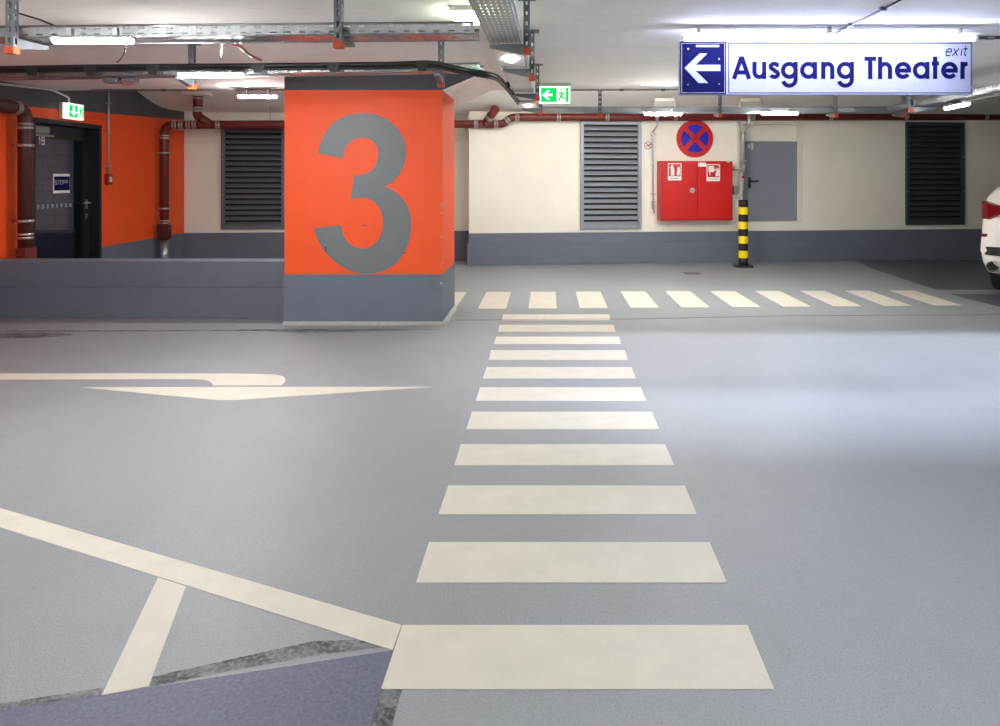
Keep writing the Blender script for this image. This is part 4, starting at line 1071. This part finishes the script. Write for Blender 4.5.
fs.append(tuple(range(ringn - 1, -1, -1))); fs.append(tuple((len(secs) - 1) * ringn + k for k in range(ringn)))
b = MB(XCAR); b.add(vs, fs, 0, True); body = b.build('body', M['carpaint'], car)
# greenhouse
gs = [(.34, 1.24, .68), (.62, 1.55, .62), (.95, 1.66, .58), (2.2, 1.68, .6), (2.9, 1.6, .6), (3.75, 1.12, .72)]
vs = []
for y, z, wv in gs:
    wb = .86 if y < 3.2 else .8
    yb_ = {.34: .34, .62: .44, .95: .62}.get(y, y)
    vs += [(-wb, yb_ if y < 1 else y, 1.2 if y < 3.7 else 1.05), (-wv, y, z), (wv, y, z), (wb, yb_ if y < 1 else y, 1.2 if y < 3.7 else 1.05)]
fs = []; mi = []
gb = MB(XCAR)
for s in range(len(gs) - 1):
    a = s * 4
    gb.add([vs[a], vs[a + 1], vs[a + 5], vs[a + 4]], [(0, 1, 2, 3)], 1); gb.add([vs[a + 3], vs[a + 2], vs[a + 6], vs[a + 7]], [(3, 2, 1, 0)], 1)
    gb.add([vs[a + 1], vs[a + 2], vs[a + 6], vs[a + 5]], [(0, 1, 2, 3)], 1 if s in (0, 4) else 0)
gb.add([vs[0], vs[1], vs[2], vs[3]], [(0, 1, 2, 3)], 1)
gb.build('cabin', [M['carpaint'], M['carglass']], car)
# tail lamps, bumper trim, exhausts, reflectors
for sx in (-1, 1):
    b = MB(XCAR); st = [(.968, .42, 1.06, .96), (.962, .26, 1.095, .915), (.942, .10, 1.10, .895), (.875, .015, 1.08, .90), (.80, -.02, 1.055, .945), (.70, -.04, 1.05, .96), (.56, -.05, 1.045, .97)]
    v4 = []
    for x, y, zt1, zb1 in st:
        v4 += [(sx * x, y, zb1), (sx * x, y, zt1), (sx * (x - .06), y + .06, zt1), (sx * (x - .06), y + .06, zb1)]
    f4 = []
    for i in range(len(st) - 1):
        for j in range(4):
            f4.append((i * 4 + j, i * 4 + (j + 1) % 4, i * 4 + 4 + (j + 1) % 4, i * 4 + 4 + j))
    f4 += [(0, 1, 2, 3), tuple(len(v4) - 4 + j for j in (3, 2, 1, 0))]
    b.add(v4, f4, 0); b.build('tail_lamp', M['taillight'], car, bevel=.008)
    b = MB(XCAR); b.tube([(sx * .81, .10, .385), (sx * .81, -.05, .385)], [.055, .062], 16, cap=False); b.tube([(sx * .81, .02, .385), (sx * .81, .03, .385)], .052, 16, mi=1); b.build('exhaust_tip', [M['chrome'], M['carblack']], car)
    b = MB(XCAR); b.box(sx * .87, .03, .70, sx * .942, .12, .735); b.build('reflector', M['taillight'], car)
b = MB(XCAR)
band = [(-.985, .24), (-.968, .07), (-.84, -.03), (-.4, -.06), (.4, -.06), (.84, -.03), (.968, .07), (.985, .24)]
bi = [(x * .93, y + .09) for x, y in band]
poly = [(x, y, .5) for x, y in band] + [(x, y, .5) for x, y in bi[::-1]]
b.prism(poly, (0, 0, .095)); b.build('bumper_trim', M['carblack'], car, bevel=.01)
b = MB(XCAR); b.box(-.3, -.012, .62, .3, .02, .76); b.build('plate_recess', M['carpaint'], car)
for sx in (-1, 1):
    for yw in (.92, 3.75):
        b = MB(XCAR); cxw = sx * .83
        prof = [(.24, -.11), (.33, -.12), (.365, -.09), (.37, 0), (.365, .09), (.33, .12), (.24, .11)]
        vsx = []; nseg = 28
        for k in range(nseg):
            an = 2 * PI * k / nseg
            for r, o in prof: vsx.append((cxw + o, yw + r * math.cos(an), .37 + r * math.sin(an)))
        m_ = len(prof); fsx = [(k * m_ + j, k * m_ + j + 1, ((k + 1) % nseg) * m_ + j + 1, ((k + 1) % nseg) * m_ + j) for k in range(nseg) for j in range(m_ - 1)]
        b.add(vsx, fsx, 0, True); wh = b.build('wheel', M['rubber'], car)
        b = MB(XCAR); b.tube([(cxw - .09, yw, .37), (cxw + .1, yw, .37)], .24, 24); b.build('rim', M['galv_dark'], wh)
b = MB(XCAR); b.box(-.8, .15, .26, .8, 4.5, .34); b.build('underbody', M['carblack'], car)

# ------------------------------------------------------------------ unseen lamp added to light the stairwell behind the glass door
t = thing('added_stair_lamp', 'added unseen lamp lighting the stairwell behind the glass door', 'lamp', (-7.8, 9.4, 2.28))
b = MB(); b.box(-8.0, 9.3, 2.29, -7.6, 9.5, 2.32); b.build('housing', M['white'], t)
b = MB(); b.box(-7.98, 9.32, 2.27, -7.62, 9.48, 2.29); b.build('diffuser', emit('stair_led', (236, 228, 255), 30), t)

# ------------------------------------------------------------------ world, camera, view
w = bpy.data.worlds.new('hall'); scene.world = w; w.use_nodes = True
w.node_tree.nodes['Background'].inputs[0].default_value = (.5, .5, .52, 1); w.node_tree.nodes['Background'].inputs[1].default_value = .05
cd_ = bpy.data.cameras.new('camera'); cam = bpy.data.objects.new('camera', cd_); COL.objects.link(cam)
cam.location = (0, 0, H); cam.rotation_euler = (PI / 2, 0, 0)
cd_.sensor_fit = 'HORIZONTAL'; cd_.sensor_width = 36; cd_.lens = F * 36 / 1000
cd_.shift_x = (500 - CX) / 1000; cd_.shift_y = -(363 - CY) / 1000
cd_.clip_start = .05; cd_.clip_end = 100
scene.camera = cam
vs_ = scene.view_settings
vs_.view_transform = 'Standard'; vs_.look = 'None'; vs_.gamma = 1; vs_.exposure = 1.12; vs_.use_curve_mapping = False
